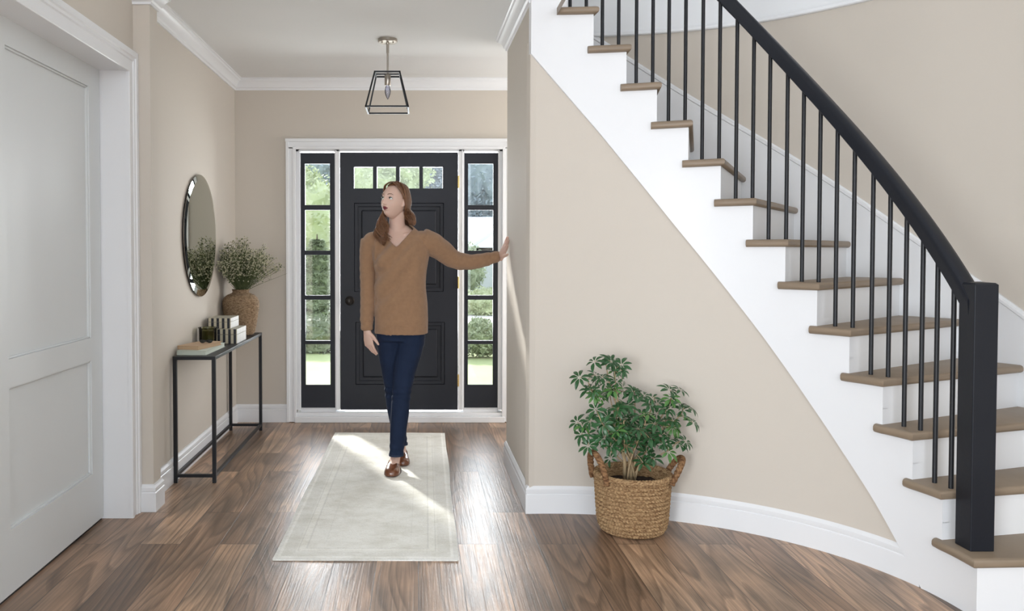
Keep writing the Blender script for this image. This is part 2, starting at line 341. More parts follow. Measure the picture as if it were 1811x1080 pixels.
# plan of the stair well: radius of the inner face as a function of the angle about CW
CW = Vector((0.83, 2.85))
def Rin(t): return 1.15476 + .09257*t - .10981*t*t + .05199*t**3
def Rout(t):
    x = min(1, max(0, (t-.6)/.6)); return 2.12 + .13*x*x*(3-2*x)
def RoC(t):
    c = math.cos(t); r = Rout(t)
    return min(r, .15/-c) if c < -.04 else r
def PL(t, off=0.0): r = Rin(t)+off; return Vector((CW.x + r*math.cos(t), CW.y + r*math.sin(t)))
def PR(t, r): return Vector((CW.x + r*math.cos(t), CW.y + r*math.sin(t)))
T0 = 1.79    # where the curved wall meets the passage wall
TK = [0, .045, .2001, .3221, .4393, .5663, .6878, .8071, .9292, 1.0518, 1.176, 1.2981, 1.4175, 1.5465, 1.669, 1.79]
def ZK(k): return .19031*k + .0325

def X(u): return (u-740)/231.07      # across the far wall
def Zp(v): return 1.31 - (v-444.5)/231.07

# ------------------------------------------------------------------ floor
m = MB(); m.box(-1.75, 4.2, -4.6, YD+.16, -0.12, 0); struct(m.build('floor', M['floor']))

# ------------------------------------------------------------------ walls
HT = 5.4
# left wall with the wide cased opening of the sliding door (reveal at Y 4.017)
m = MB()
m.box(-1.75, -1.42, 4.02, YD, 0, HT)                        # solid behind pilaster and passage
m.box(-1.42, XL, 4.20, YD, 0, HT)
m.box(-1.75, -1.42, -4.6, 4.02, 2.19, HT)
for a in ((-4.6, -2.15, 0, 2.19), (-2.15, -.2, 0, .25), (-2.15, -.2, 2.05, 2.19), (-.28, -.2, .25, 2.05)): m.box(-1.75, -1.42, *a)  # leaves a hole for the added window
m.box(-1.43, -1.336, 4.13, 4.245, 0, HT)                    # pilaster at the mouth of the passage
struct(m.build('wall_left', M['wall']))
# far wall with openings for door and sidelights
m = MB()
x0, x1, zt = X(522), X(890), 2.10
m.box(-1.75, x0, YD, YD+.16, 0, HT); m.box(x1, 4.2, YD, YD+.16, 0, HT); m.box(x0, x1, YD, YD+.16, zt, HT)
struct(m.build('wall_far', M['wall']))
# passage wall on the right, ending at Y 5.08
pc = PL(T0)
m = MB()
m.loft([[Vector((x, y, z)) for x, y in ((pc.x, pc.y+.008), (XR, 5.08), (.62, 5.08), (.75, 5.34), (2.1, 5.34), (2.1, 5.28), (.80, 5.28), (.645, 5.0), (pc.x+.06, pc.y+.02))] for z in (0, CEIL)])
struct(m.build('wall_passage', M['wall']))
# header over the mouth of the passage: the stair hall is two storeys high
m = MB(); m.box(-1.336, pc.x+.02, 4.131, 4.25, CEIL, HT); struct(m.build('wall_header', M['wall']))
# curved wall under the stair
def zlow(t):
    T = [.28, .312, .378, .466, .585, .696, .783, .886, 1.0, 1.12, 1.227, 1.383, 1.524, 1.631, 1.79]
    Z = [0.0, .046, .143, .279, .451, .62, .756, .918, 1.092, 1.275, 1.437, 1.679, 1.897, 2.053, 2.284]
    return float(np.interp(t, T, Z))
ts = [.06 + i*(T0-.06)/90 for i in range(91)]
m = MB()
rings = []
for t in ts:
    p = PL(t, .012); q = PL(t, .06); zt_ = zlow(t)+.06
    rings.append([Vector((p.x, p.y, 0)), Vector((p.x, p.y, zt_)), Vector((q.x, q.y, zt_)), Vector((q.x, q.y, 0))])
m.loft(rings); struct(m.build('wall_under_stair', M['wall'], smooth=True, angle=40))
# outer curved wall of the stair, then straight towards the camera
m = MB(); path = [(4.1, -4.6), (3.05, -4.6)]
opts = [PR(t, Rout(t)) for t in [-.12 + i*(1.68+.12)/60 for i in range(61)]]
path = [(opts[0].x, -4.6)] + [(p.x, p.y) for p in opts]
OUTER = path
rings = []
P = [Vector(p) for p in path]
for i, p in enumerate(P):
    d = (P[min(i+1, len(P)-1)]-P[max(i-1, 0)]).normalized(); n = Vector((d.y, -d.x))
    q = p + n*.1
    rings.append([Vector((p.x, p.y, 0)), Vector((p.x, p.y, 2.62)), Vector((q.x, q.y, 2.62)), Vector((q.x, q.y, 0))])
m.loft(rings); struct(m.build('wall_stair', M['wall'], smooth=True, angle=40))
# white upper band with a small moulding on its lower edge
m = MB(); rings = []
P = P + [PR(t, Rout(t)) for t in [1.68+i*.06 for i in range(1, 12)]]
for i, p in enumerate(P):
    d = (P[min(i+1, len(P)-1)]-P[max(i-1, 0)]).normalized(); n = Vector((-d.y, d.x))
    prof = [(-.1, 2.62), (.022, 2.62), (.028, 2.625), (.028, 2.64), (.020, 2.648), (.012, 2.665), (.010, HT), (-.1, HT)]
    rings.append([Vector((p.x+n.x*o, p.y+n.y*o, max(z, 2.66) if i > 60 else z)) for o, z in prof])
m.loft(rings); struct(m.build('trim_1', M['band'], smooth=True, angle=30))
# near wall behind the camera with an added tall opening that lets sky light in; stair-hall ceiling
m = MB(); m.box(-1.75, -1.42, -4.6, -4.5, 0, HT); m.box(-1.42, 4.2, -4.6, -4.5, 4.6, HT); m.box(-1.42, 4.2, -4.6, -4.5, 0, .5); m.box(2.6, 4.2, -4.6, -4.5, .5, 4.6)
struct(m.build('wall_near', M['wall']))
m = MB(); m.box(-1.75, 4.2, -4.6, 4.2, HT, HT+.1); m.box(.5, 4.2, 4.2, 5.6, HT, HT+.1); m.box(XL-.01, 4.2, 4.2, YD, CEIL, CEIL+.05)
m2 = MB(); m2.box(-1.75, 4.2, -4.6, 5.6, HT, HT+.1); struct(m2.build('ceiling_stair_hall', M['ceil']))
m.bm.free()
m = MB(); m.loft([[Vector((x, y, z)) for x, y in ((-1.42, 4.13), (pc.x+.05, 4.13), (.6, 5.0), (.78, 5.3), (2.1, 5.3), (2.1, YD), (-1.42, YD))] for z in (CEIL, CEIL+.03)])
struct(m.build('ceiling', M['ceil']))
m = MB(); m.box(2.0, 2.1, 4.95, YD, 0, CEIL); struct(m.build('wall_side_hall', M['wall']))

# baseboards
m = MB(); m.sweep(BASE, [(-.99, YD), (XL, YD), (XL, 4.245), (-1.336, 4.245), (-1.336, 4.13), (-1.405, 4.13)]); struct(m.build('baseboard_left', M['white']))
m = MB(); m.sweep(BASE, [(PL(t, .016).x, PL(t, .016).y) for t in ts if t > .285] + [(XR, 5.08), (.62, 5.08), (.70, 5.24)]); struct(m.build('baseboard_right', M['white'], smooth=True, angle=25))
# crown moulding
m = MB(); cr = [(o, CEIL+z) for o, z in CROWN]
m.sweep(cr, [(1.9, YD), (XL, YD), (XL, 4.245), (-1.336, 4.245), (-1.336, 4.13), (-1.42, 4.13)]); struct(m.build('trim_2', M['white'], smooth=True, angle=25))
m = MB(); m.sweep(cr, [(pc.x, 4.10), (XR, 5.08), (.62, 5.08), (.70, 5.24)]); struct(m.build('trim_3', M['white'], smooth=True, angle=25))

# ------------------------------------------------------------------ entry: casing, frame, sidelights, door
m = MB()
ya, yb = YD-.022, YD+.0
zc0, zc1 = .004, 2.165
for (a, b) in ((X(507), X(524)), (X(888), X(905))):
    m.box(a, b, ya, YD+.001, zc0, zc1-.062, .003)
    m.box(a if a < 0 else b-.022, a+.022 if a < 0 else b, ya-.012, ya+.001, zc0, zc1-.022, .003)
    m.box(b-.02 if a < 0 else a, b if a < 0 else a+.02, ya-.006, ya+.001, zc0, zc1-.06, .002)
m.box(X(507), X(905), ya, YD+.001, zc1-.075, zc1, .003)
m.box(X(507)-.004, X(905)+.004, ya-.012, ya+.001, zc1-.022, zc1+.002, .003)
m.box(X(524), X(888), ya-.006, ya+.001, zc1-.078, zc1-.058, .002)
struct(m.build('trim_4', M['white']))
# frame: jambs, mullion posts, head, sill
m = MB(); yf = YD+.012
for a, b in ((523, 531), (592, 600.5), (811, 821), (881, 889)): m.box(X(a), X(b), yf, YD+.13, .09, 2.09, .002)
for a in (528.5, 593.5, 816.5, 881.5): m.box(X(a), X(a+1.8), yf-.004, yf+.01, .09, 2.085, .001)
m.box(X(523), X(889), yf, YD+.13, Zp(268), 2.10, .002)
m.box(X(530), X(593), yf+.02, YD+.13, .03, Zp(723), .002); m.box(X(820), X(882), yf+.02, YD+.13, .03, Zp(723), .002)
m.box(X(521), X(893), YD-.035, YD+.13, .0, .045, .004); m.box(X(523), X(889), YD-.012, YD+.13, .045, .072, .004)
struct(m.build('trim_5', M['white']))
def framed(name, x0, x1, z0, z1, holes, y0, y1, material, parent=None):
    """a slab with rectangular through-holes (x0,x1,z0,z1)"""
    xs = sorted({x0, x1, *[h[0] for h in holes], *[h[1] for h in holes]}); zs = sorted({z0, z1, *[h[2] for h in holes], *[h[3] for h in holes]})
    mb = MB(); bm = mb.bm; V = {}
    def v(i, j, k):
        if (i, j, k) not in V: V[(i, j, k)] = bm.verts.new((xs[i], (y0, y1)[k], zs[j]))
        return V[(i, j, k)]
    def solid(i, j):
        if i < 0 or j < 0 or i >= len(xs)-1 or j >= len(zs)-1: return False
        cx, cz = (xs[i]+xs[i+1])/2, (zs[j]+zs[j+1])/2
        return not any(h[0] < cx < h[1] and h[2] < cz < h[3] for h in holes)
    for i in range(len(xs)-1):
        for j in range(len(zs)-1):
            if not solid(i, j): continue
            for k in (0, 1): mb._f([v(i, j, k), v(i+1, j, k), v(i+1, j+1, k), v(i, j+1, k)])
            if not solid(i-1, j): mb._f([v(i, j, 0), v(i, j+1, 0), v(i, j+1, 1), v(i, j, 1)])
            if not solid(i+1, j): mb._f([v(i+1, j, 0), v(i+1, j+1, 0), v(i+1, j+1, 1), v(i+1, j, 1)])
            if not solid(i, j-1): mb._f([v(i, j, 0), v(i+1, j, 0), v(i+1, j, 1), v(i, j, 1)])
            if not solid(i, j+1): mb._f([v(i, j+1, 0), v(i+1, j+1, 0), v(i+1, j+1, 1), v(i, j+1, 1)])
    return mb.build(name, material, parent)
rows = [(289, 363), (370.5, 443.6), (450, 523), (529.5, 603.5), (608.5, 682.5)]
for idx, (ua, ub, ga, gb) in enumerate(((531.5, 592, 538.5, 584), (821.2, 880.8, 827.3, 873))):
    root = struct(thing('window_%d' % (idx+1), (X((ua+ub)/2), YD+.05, .07)))
    holes = [(X(ga), X(gb), Zp(b), Zp(a)) for a, b in rows]
    framed('window_frame', X(ua), X(ub), Zp(722.5), Zp(270), holes, YD+.022, YD+.062, M['navy'], root)
    for h in holes:
        g = MB(); g.box(h[0]-.004, h[1]+.004, YD+.040, YD+.044, h[2]-.004, h[3]+.004); g.build('pane', M['pane'], root)
    b = MB()                                       # glazing beads round each pane
    for h in holes:
        for a in ((h[0]-.005, h[0]+.003, h[2]-.005, h[3]+.005), (h[1]-.003, h[1]+.005, h[2]-.005, h[3]+.005), (h[0], h[1], h[2]-.005, h[2]+.003), (h[0], h[1], h[3]-.003, h[3]+.005)):
            b.box(a[0], a[1], YD+.018, YD+.036, a[2], a[3], .0015)
    b.build('glazing_bead', M['navy'], root)
door = struct(thing('door_1', (X(705), YD+.05, .07)))
lights = [(626, 659.5), (666.5, 700), (707, 741.5), (748, 783)]
holes = [(X(a), X(b), Zp(333), Zp(295)) for a, b in lights]
pan = [(X(626), X(785), Zp(516), Zp(358.6)), (X(628), X(787), Zp(681.6), Zp(570))]
framed('door_slab', X(601.2), X(810.3), Zp(726.5), Zp(269.5), holes + pan, YD+.022, YD+.066, M['navy'], door)
for h in holes:
    g = MB(); g.box(h[0]-.004, h[1]+.004, YD+.042, YD+.046, h[2]-.004, h[3]+.004); g.build('pane', M['pane'], door)
for h in pan:
    g = MB(); g.box(h[0], h[1], YD+.040, YD+.060, h[2], h[3])
    for a in ((h[0], h[0]+.03, h[2], h[3], .028), (h[1]-.03, h[1], h[2], h[3], .028), (h[0]+.004, h[1]-.004, h[2], h[2]+.03, .0288), (h[0]+.004, h[1]-.004, h[3]-.03, h[3], .0288)):
        g.box(a[0], a[1], YD+a[4], YD+.045, a[2], a[3], .005)
    g.box(h[0]+.055, h[1]-.055, YD+.030, YD+.045, h[2]+.055, h[3]-.055, .010)
    g.build('door_panel', M['navy'], door)
g = MB(); c = Vector((X(618), YD+.022, Zp(532)))
def ylathe(mb, prof, cx, cz, y, n=24):
    mb.loft([[Vector((cx+r*math.cos(2*PI*k/n), y-d, cz+r*math.sin(2*PI*k/n))) for k in range(n)] for r, d in prof], cap=True)
ylathe(g, [(.036, 0), (.036, .006), (.030, .010), (.014, .012), (.012, .035), (.024, .042), (.029, .055), (.026, .066), (.012, .072)], c.x, c.z, c.y)
g.build('door_knob', M['bronze'], door, smooth=True, angle=40)
for v0, v1 in ((311, 332), (489, 510), (663, 684)):
    g = MB(); g.box(X(809.3), X(812.2), YD+.008, YD+.03, Zp(v1), Zp(v0), .001)
    for k in range(3): g.tube([(X(811), YD+.008, Zp(v1)+k*.031), (X(811), YD+.008, Zp(v1)+k*.031+.029)], .006, 10)
    g.build('hinge', M['brass'], door, smooth=True, angle=40)

# ------------------------------------------------------------------ sliding door on the left
sd = struct(thing('door_2', (-1.56, 3.45, 0)))
def yzframe(name, y0, y1, z0, z1, holes, xa, xb, mt, parent):
    ob = framed(name, y0, y1, z0, z1, holes, xa, xb, mt, None)
    off = ORG[parent.name]
    for v in ob.data.vertices:
        a, b, c_ = v.co; v.co = Vector((b, a, c_)) - off
    ob.data.flip_normals(); ob.parent = parent; ORG[ob.name] = off
    return ob
for n, (ya_, yb_) in enumerate(((2.955, 4.012), (1.89, 2.95))):
    pn = [(ya_+.145, yb_-.128, .255, .794), (ya_+.145, yb_-.128, .903, 2.083)]
    yzframe('door_panel', ya_, yb_, .012, 2.20, pn, -1.545, -1.585, M['doorwhite'], sd)
    g = MB(); g.box(-1.575, -1.562, ya_+.13, yb_-.11, .24, 2.10); 
    for h in pn:
        for a in ((h[0], h[0]+.008, h[2], h[3]), (h[1]-.008, h[1], h[2], h[3]), (h[0], h[1], h[2], h[2]+.008), (h[0], h[1], h[3]-.008, h[3])):
            g.box(-1.563, -1.552, a[0], a[1], a[2], a[3], .002)
    g.build('recessed_panel', M['doorwhite'], sd)
g = MB(); g.box(-1.60, -1.55, -.2, 4.0, .0, .004); g.build('floor_track', M['bronze'], sd)
w3 = struct(thing('window_3', (-1.6, -1.2, .25)))  # unseen window, added to give the left fill lamp an opening
g = MB()
for a in ((-2.15, -2.09, .25, 2.05), (-.34, -.28, .25, 2.05), (-2.15, -.28, .25, .31), (-2.15, -.28, 1.99, 2.05), (-1.24, -1.19, .31, 1.99)): g.box(-1.66, -1.58, *a, .003)
g.build('window_frame', M['white'], w3)
g = MB(); g.box(-1.622, -1.618, -2.1, -.33, .30, 2.0); g.build('pane', M['pane'], w3)
# reveal and casing of that opening
m = MB()
m.box(-1.60, -1.4195, 4.017, 4.035, 0, 2.19); m.box(-1.66, -1.4195, -.2, 4.017, 2.186, 2.20); m.box(-1.66, -1.4195, -.215, -.2, 0, 2.20)
CP = [(-.003, 0), (-.003, .017), (.000, .020), (.016, .020), (.020, .014), (.056, .014), (.060, .020), (.073, .020), (.078, .027), (.105, .027), (.108, .022), (.108, 0)]
m.loft([[Vector((-1.42+p, y+sy*d, z+(d if top else 0))) for d, p in CP] for y, sy, z, top in ((4.020, 1, 0, 0), (4.020, 1, 2.186, 1), (-.2, -1, 2.186, 1), (-.2, -1, 0, 0))])
struct(m.build('trim_6', M['white']))

# ------------------------------------------------------------------ staircase
st = thing('staircase', (PL(.05).x, PL(.05).y, 0), 'curved staircase with greyed oak treads, white risers and white stringer against the beige wall', 'staircase')
NK = 14
for k in range(1, NK+1):
    z1 = ZK(k); z0 = z1 - .034; ta, tb = TK[k], TK[k+1]; da = .0065*max(0, k-5); db = .0065*max(0, k-4)
    # riser
    g = MB(); zb = ZK(k-1) if k > 1 else 0.0
    if k == 14: da = 0
    pin = PR(ta, Rin(ta)); po = PR(ta+da, RoC(ta)-.005); tn = Vector((-math.sin(ta), math.cos(ta)))*.018
    g.loft([[Vector((q.x, q.y, z)) for q in (pin, po, po+tn, pin+tn)] for z in (zb, z0)]); g.build('riser', M['white'], st)
    # tread with a rounded nosing along front and open side
    g = MB()
    radial = Vector((math.cos(ta), math.sin(ta))); tang = Vector((math.sin(ta), -math.cos(ta)))
    def outline(ins):
        pts = []
        over = .022-ins; over2 = .030-ins
        a = PR(ta, Rin(ta)-over2) + tang*(over)          # front open corner
        b_ = PR(ta+da, RoC(ta)-.006) + tang*(over)
        pts = [a, b_]
        e1 = tb + .022
        for i in range(7): t = ta+da+(e1+db-ta-da)*i/6; pts.append(PR(t, RoC(t)-.006))
        for i in range(7):
            t = e1 - (e1-ta)*i/6; o_ = over2 if i > 0 else over2-.006
            pts.append(PR(t, Rin(t)-o_))
        return pts
    prof = [(.012, 0), (.004, .004), (0, .011), (0, .023), (.004, .030), (.012, .034)]
    g.loft([[Vector((p.x, p.y, z0+dz)) for p in outline(ins)] for ins, dz in prof])
    if k < 14: g.build('tread', M['treadwood'], st, smooth=True, angle=50)
# open stringer: stepped board on the curve, 14 mm proud of the wall below
g = MB(); rings = []
def ztop(t):
    for k in range(1, len(TK)-1):
        if TK[k] <= t < TK[k+1]: return ZK(k)-.030
    return 3.3
tt = []
for k in range(1, len(TK)-1):
    a, b_ = TK[k], TK[k+1]
    tt += [a+1e-5] + [a+(b_-a)*i/6 for i in range(1, 6)] + [b_-1e-5]
tt += [T0]
for t in tt:
    p = PL(t, -.0012); q = PL(t, .03); zt_ = ztop(min(t, T0-1e-4)); zl = zlow(t) if t > .29 else 0
    if t > T0-.13: zt_ = 3.3
    rings.append([Vector((p.x, p.y, zl)), Vector((p.x, p.y, zt_)), Vector((q.x, q.y, zt_)), Vector((q.x, q.y, zl))])
g.loft(rings)
g.build('stringer', M['white'], st, smooth=True, angle=25)
# wall skirt board following the outer wall
g = MB(); rings = []
def zn(t): return float(np.interp(t, TK[1:], [ZK(k) for k in range(1, len(TK))]))
for i in range(61):
    t = .05 + i*(1.6-.05)/60; zt_ = zn(t)+.255; pr = []
    for o, z in ((-.004, -.5), (.016, -.5), (.016, -.035), (.022, -.030), (.022, -.016), (.014, -.010), (.010, 0), (-.004, 0)):
        p = PR(t, Rout(t)-o); pr.append(Vector((p.x, p.y, max(0, zt_+z))))
    rings.append(pr)
g.loft(rings); g.build('skirt_board', M['white'], st, smooth=True, angle=25)

# ------------------------------------------------------------------ railing
NX, NY = 2.043, 3.003
rl = thing('stair_railing', (NX, NY, ZK(1)), 'black stair railing with square newel post, thin round balusters and curved handrail', 'railing')
g = MB(); g.box(NX-.0435, NX+.0435, NY-.0435, NY+.0435, ZK(1), 1.192, .003)
g.loft([[Vector((NX+sx*h, NY+sy*h, z)) for sx, sy in ((-1, -1), (1, -1), (1, 1), (-1, 1))] for h, z in ((.043, 1.190), (.036, 1.1965), (.004, 1.2005))])
g.build('newel_post', M['newel'], rl)
g = MB(); rings = []
for i in range(90):
    t = .122 + i*(1.95-.122)/89; zb = .870 + 1.513*t; c = PL(t, .045)
    rd = Vector((math.cos(t), math.sin(t)))
    pr = []
    # cross-section across the rail: rounded top, flat sides
    for o, z in ((-.030, .004), (-.026, 0), (.026, 0), (.030, .004), (.034, .050), (.034, .070), (.029, .080), (.014, .085), (-.014, .085), (-.029, .080), (-.034, .070), (-.034, .050)):
        pr.append(Vector((c.x+rd.x*o, c.y+rd.y*o, zb+z*1.12)))
    rings.append(pr)
c0 = rings[0]
g.loft(rings); g.build('handrail', M['newel'], rl, smooth=True, angle=45)
BT = [(13, 1.6303), (13, 1.5682), (12, 1.5066), (12, 1.4445), (11, 1.377), (11, 1.3148), (10, 1.2544), (10, 1.1922), (9, 1.128), (9, 1.0653), (8, 1.0027), (8, .9416), (7, .8822), (7, .819), (6, .7607), (6, .7007), (5, .6397), (5, .5776), (4, .5106), (4, .4485), (3, .3886), (3, .3275), (2, .2719), (2, .2092)]
for k, t in BT:
    c = PL(t, .045); g = MB(); g.tube([(c.x, c.y, ZK(k)-.001), (c.x, c.y, .872+1.513*t+.01)], .0088, 12)
    g.build('baluster', M['black'], rl, smooth=True, angle=40)

# ------------------------------------------------------------------ rug
rg_c = Vector((-.215, 4.68, 0))
g = MB(); b = bmesh.new(); bmesh.ops.create_grid(b, x_segments=40, y_segments=110, size=1)
for v in b.verts:
    x, y = v.co.x*.395, v.co.y*1.225
    v.co = Vector((x + .004*math.sin(y*5)*(abs(v.co.x) > .9), y + .003*math.sin(x*14), .009 + .0012*noise.noise(Vector((x*9, y*9, 0)))))
    if abs(abs(v.co.x)-.395) < .006 or abs(v.co.y) > 1.218: v.co.z = .006
g.merge(b)
g.box(-.393, .393, -1.222, 1.222, .0005, .0055)
rug = g.build('runner_rug', M['rug'], smooth=True, angle=50); rug.location = rg_c; rug.rotation_euler = (0, 0, math.radians(-.5))
tag(rug, 'long faded off-white runner rug on the wood floor before the front door', 'rug')

# ------------------------------------------------------------------ console table
ct = thing('console_table', (-1.26, 5.32, 0), 'narrow black metal console table standing against the left wall under the round mirror', 'console table')
xa, xb, ya_, yb_, th = -1.385, -1.145, 4.63, 6.02, .021
H = .718
for (x, y) in ((xa, ya_), (xb-th, ya_), (xa, yb_-th), (xb-th, yb_-th)):
    g = MB(); g.box(x, x+th, y, y+th, 0, H-.019, .0015); g.build('leg', M['black'], ct)
for (a, b_, c_, d_) in ((xa, xb, ya_, ya_+th), (xa, xb, yb_-th, yb_), (xa, xa+th, ya_, yb_), (xb-th, xb, ya_, yb_)):
    g = MB(); g.box(a+.002, b_-.002, c_+.002, d_-.002, .032, .050, .001); g.build('stretcher', M['black'], ct)
g = MB(); g.box(xa-.0005, xb+.0005, ya_-.0005, yb_+.0005, H-.019, H, .0015); g.build('table_top', M['black'], ct)

# ------------------------------------------------------------------ round mirror
mr = thing('round_mirror', (XL, 5.26, 1.41), 'large round frameless mirror hanging on the left wall above the console table', 'mirror')
def xlathe(mb, prof, cy, cz, x, n=96):
    mb.loft([[Vector((x+d, cy+r*math.cos(2*PI*k/n), cz+r*math.sin(2*PI*k/n))) for k in range(n)] for r, d in prof], cap=True)
g = MB(); xlathe(g, [(.34, .001), (.375, .002), (.375, .010), (.36, .012)], 5.26, 1.41, XL); g.build('backing', M['bronze'], mr, smooth=True, angle=30)
g = MB(); xlathe(g, [(.386, .012), (.388, .0135), (.387, .015)], 5.26, 1.41, XL)
rr = [(.387, .015), (.352, .0205)]
g.build('glass_edge', M['nickel'], mr, smooth=True, angle=30)
g = MB()
n = 96
ringsM = [[Vector((XL+d, 5.26+r*math.cos(2*PI*k/n), 1.41+r*math.sin(2*PI*k/n))) for k in range(n)] for r, d in rr]
g.loft(ringsM, cap=False); g._f([v for v in list(g.bm.verts)[n:2*n]])
g.build('mirror_glass', M['mirror'], mr)

# ------------------------------------------------------------------ things on the console
T = H
def book(name, c, w, d, h, rot, cover, pages, z, label):
    r = thing(name, (c[0], c[1], z), label, 'book', None)
    R = Matrix.Rotation(rot, 3, 'Z')
    def bx(nm, x0, x1, y0, y1, z0, z1, mt, bv=.001):
        q = MB(); q.box(c[0]+x0, c[0]+x1, c[1]+y0, c[1]+y1, z+z0, z+z1, bv, rot=rot, piv=(c[0], c[1], 0)); return q.build(nm, mt, r)
    q = MB()
    for a in ((-w/2, w/2, -d/2, d/2, 0, .0028), (-w/2, w/2, -d/2, d/2, h-.0028, h), (-w/2, -w/2+.003, -d/2, d/2, .001, h-.001)):
        q.box(c[0]+a[0], c[0]+a[1], c[1]+a[2], c[1]+a[3], z+a[4], z+a[5], .0006, rot=rot, piv=(c[0], c[1], 0))
    q.build('cover', cover, r)
    bx('page_block', -w/2+.004, w/2-.004, -d/2+.004, d/2-.004, .0028, h-.0028, pages, 0)
    return r
book('book', (-1.290, 4.90), .168, .42, .026, math.radians(-1.5), M['book_green'], M['book_green'], T+.0005, 'pale green cloth book lying flat on the console table, under the tan book')
book('book', (-1.292, 4.865), .135, .275, .022, math.radians(-15), M['book_tan'], M['paper_tan'], T+.027, 'smaller tan cloth book lying askew on top of the pale green book')
# folded spectacles on the tan book
gz = T+.0495; gc = Vector((-1.262, 4.885))
sg = thing('spectacles', (gc.x, gc.y, gz), 'small folded black spectacles resting on top of the tan book', 'spectacles')
g = MB()
for s_ in (-1, 1):
    g.tube([(gc.x+s_*.021+.015*math.cos(a), gc.y-.004*math.sin(a), gz+.010+.0085*math.sin(a)) for a in [i*2*PI/18 for i in range(19)]], .0026, 8, cap=False)
g.tube([(gc.x-.006, gc.y-.002, gz+.011), (gc.x, gc.y-.003, gz+.014), (gc.x+.006, gc.y-.002, gz+.011)], .0026, 8)
g.build('frame', M['black'], sg, smooth=True)
for s_ in (-1, 1):
    g = MB(); g.tube([(gc.x+s_*.036, gc.y, gz+.012), (gc.x+s_*.038, gc.y+.006+s_*.002, gz+.010), (gc.x, gc.y+.010+s_*.003, gz+.006), (gc.x-s_*.032, gc.y+.012+s_*.004, gz+.003)], .0024, 8); g.build('temple', M['black'], sg, smooth=True)
    g = MB(); g.ell((gc.x+s_*.021, gc.y, gz+.010), (.0145, .0014, .0080)); g.build('lens', M['iris'], sg)
# olive glass candle jar
jc = Vector((-1.322, 5.165))
jr = thing('candle_jar', (jc.x, jc.y, T), 'olive green glass candle jar with a flared rim between the books and the striped boxes', 'candle')
g = MB(); g.lathe([(.001, T+.0005), (.050, T+.0005), (.053, T+.006), (.055, T+.110), (.061, T+.1135), (.061, T+.1165), (.054, T+.1165), (.0515, T+.108), (.050, T+.010), (.001, T+.008)], jc, 48); g.build('glass', M['jar'], jr, smooth=True, angle=40)
g = MB(); g.lathe([(.001, T+.0085), (.0495, T+.0085), (.0508, T+.098), (.044, T+.096), (.001, T+.095)], jc, 40); w_ = g.build('candle', M['wax'], jr, smooth=True, angle=50)
g = MB(); g.tube([(jc.x, jc.y, T+.094), (jc.x+.001, jc.y, T+.106)], .001, 6); g.build('wick', M['sole'], jr)
# two striped boxes
def sbox(x0, x1, y0, y1, z0, z1, label):
    r = thing('striped_box', ((x0+x1)/2, (y0+y1)/2, z0), label, 'box', 'striped boxes stacked on the console table')
    seam = z0+(z1-z0)*.62
    for nm, a, b_ in (('body', z0, seam), ('lid', seam+.0012, z1)):
        q = MB(); q.box(x0, x1, y0, y1, a, b_, .0012)
        q.bm.faces.ensure_lookup_table(); q.bm.normal_update()
        for f in q.bm.faces: f.material_index = 0 if abs(f.normal.y) > .6 else (1 if abs(f.normal.x) > .6 else 2)
        q.build(nm, [M['stripe_front'], M['stripe_side'], M['box_top']], r)
sbox(-1.315, -1.166, 5.285, 5.566, T, T+.093, 'larger black and cream striped box, lower of the stacked pair')
sbox(-1.367, -1.216, 5.33, 5.57, T+.0932, T+.160, 'smaller black and cream striped box, on top of the larger striped box')
# woven vase
vc = Vector((-1.264, 5.86))
vs = thing('woven_vase', (vc.x, vc.y, T), 'round brown woven seagrass vase at the far end of the console table', 'vase')
prof = [(.083, 0), (.093, .012), (.104, .06), (.114, .12), (.122, .17), (.126, .205), (.125, .235), (.115, .262), (.094, .282), (.068, .292), (.056, .298), (.053, .306), (.057, .318), (.060, .322)]
pz = [p[1] for p in prof]; pr_ = [p[0] for p in prof]
g = MB(); rings = []; nz = 150; na = 110
for i in range(nz+1):
    z = .322*i/nz; r0 = float(np.interp(z, pz, pr_)); row = z/.0085; rw = math.floor(row); fr_ = row-rw
    ring = []
    for k in range(na):
        a = 2*PI*k/na
        rr_ = r0 + .0030*math.sin(PI*fr_) + .0016*math.sin(a*46 + rw*2.1 + fr_*2.6) + .002*noise.noise(Vector((math.cos(a)*7, math.sin(a)*7, z*60)))
        ring.append(Vector((vc.x+rr_*math.cos(a), vc.y+rr_*math.sin(a), T+.001+z)))
    rings.append(ring)
for r0, z in ((.048, .322), (.045, .30), (.05, .27)): rings.append([Vector((vc.x+r0*math.cos(2*PI*k/na), vc.y+r0*math.sin(2*PI*k/na), T+z)) for k in range(na)])
g.loft(rings); g.build('body', M['vase'], vs, smooth=True)
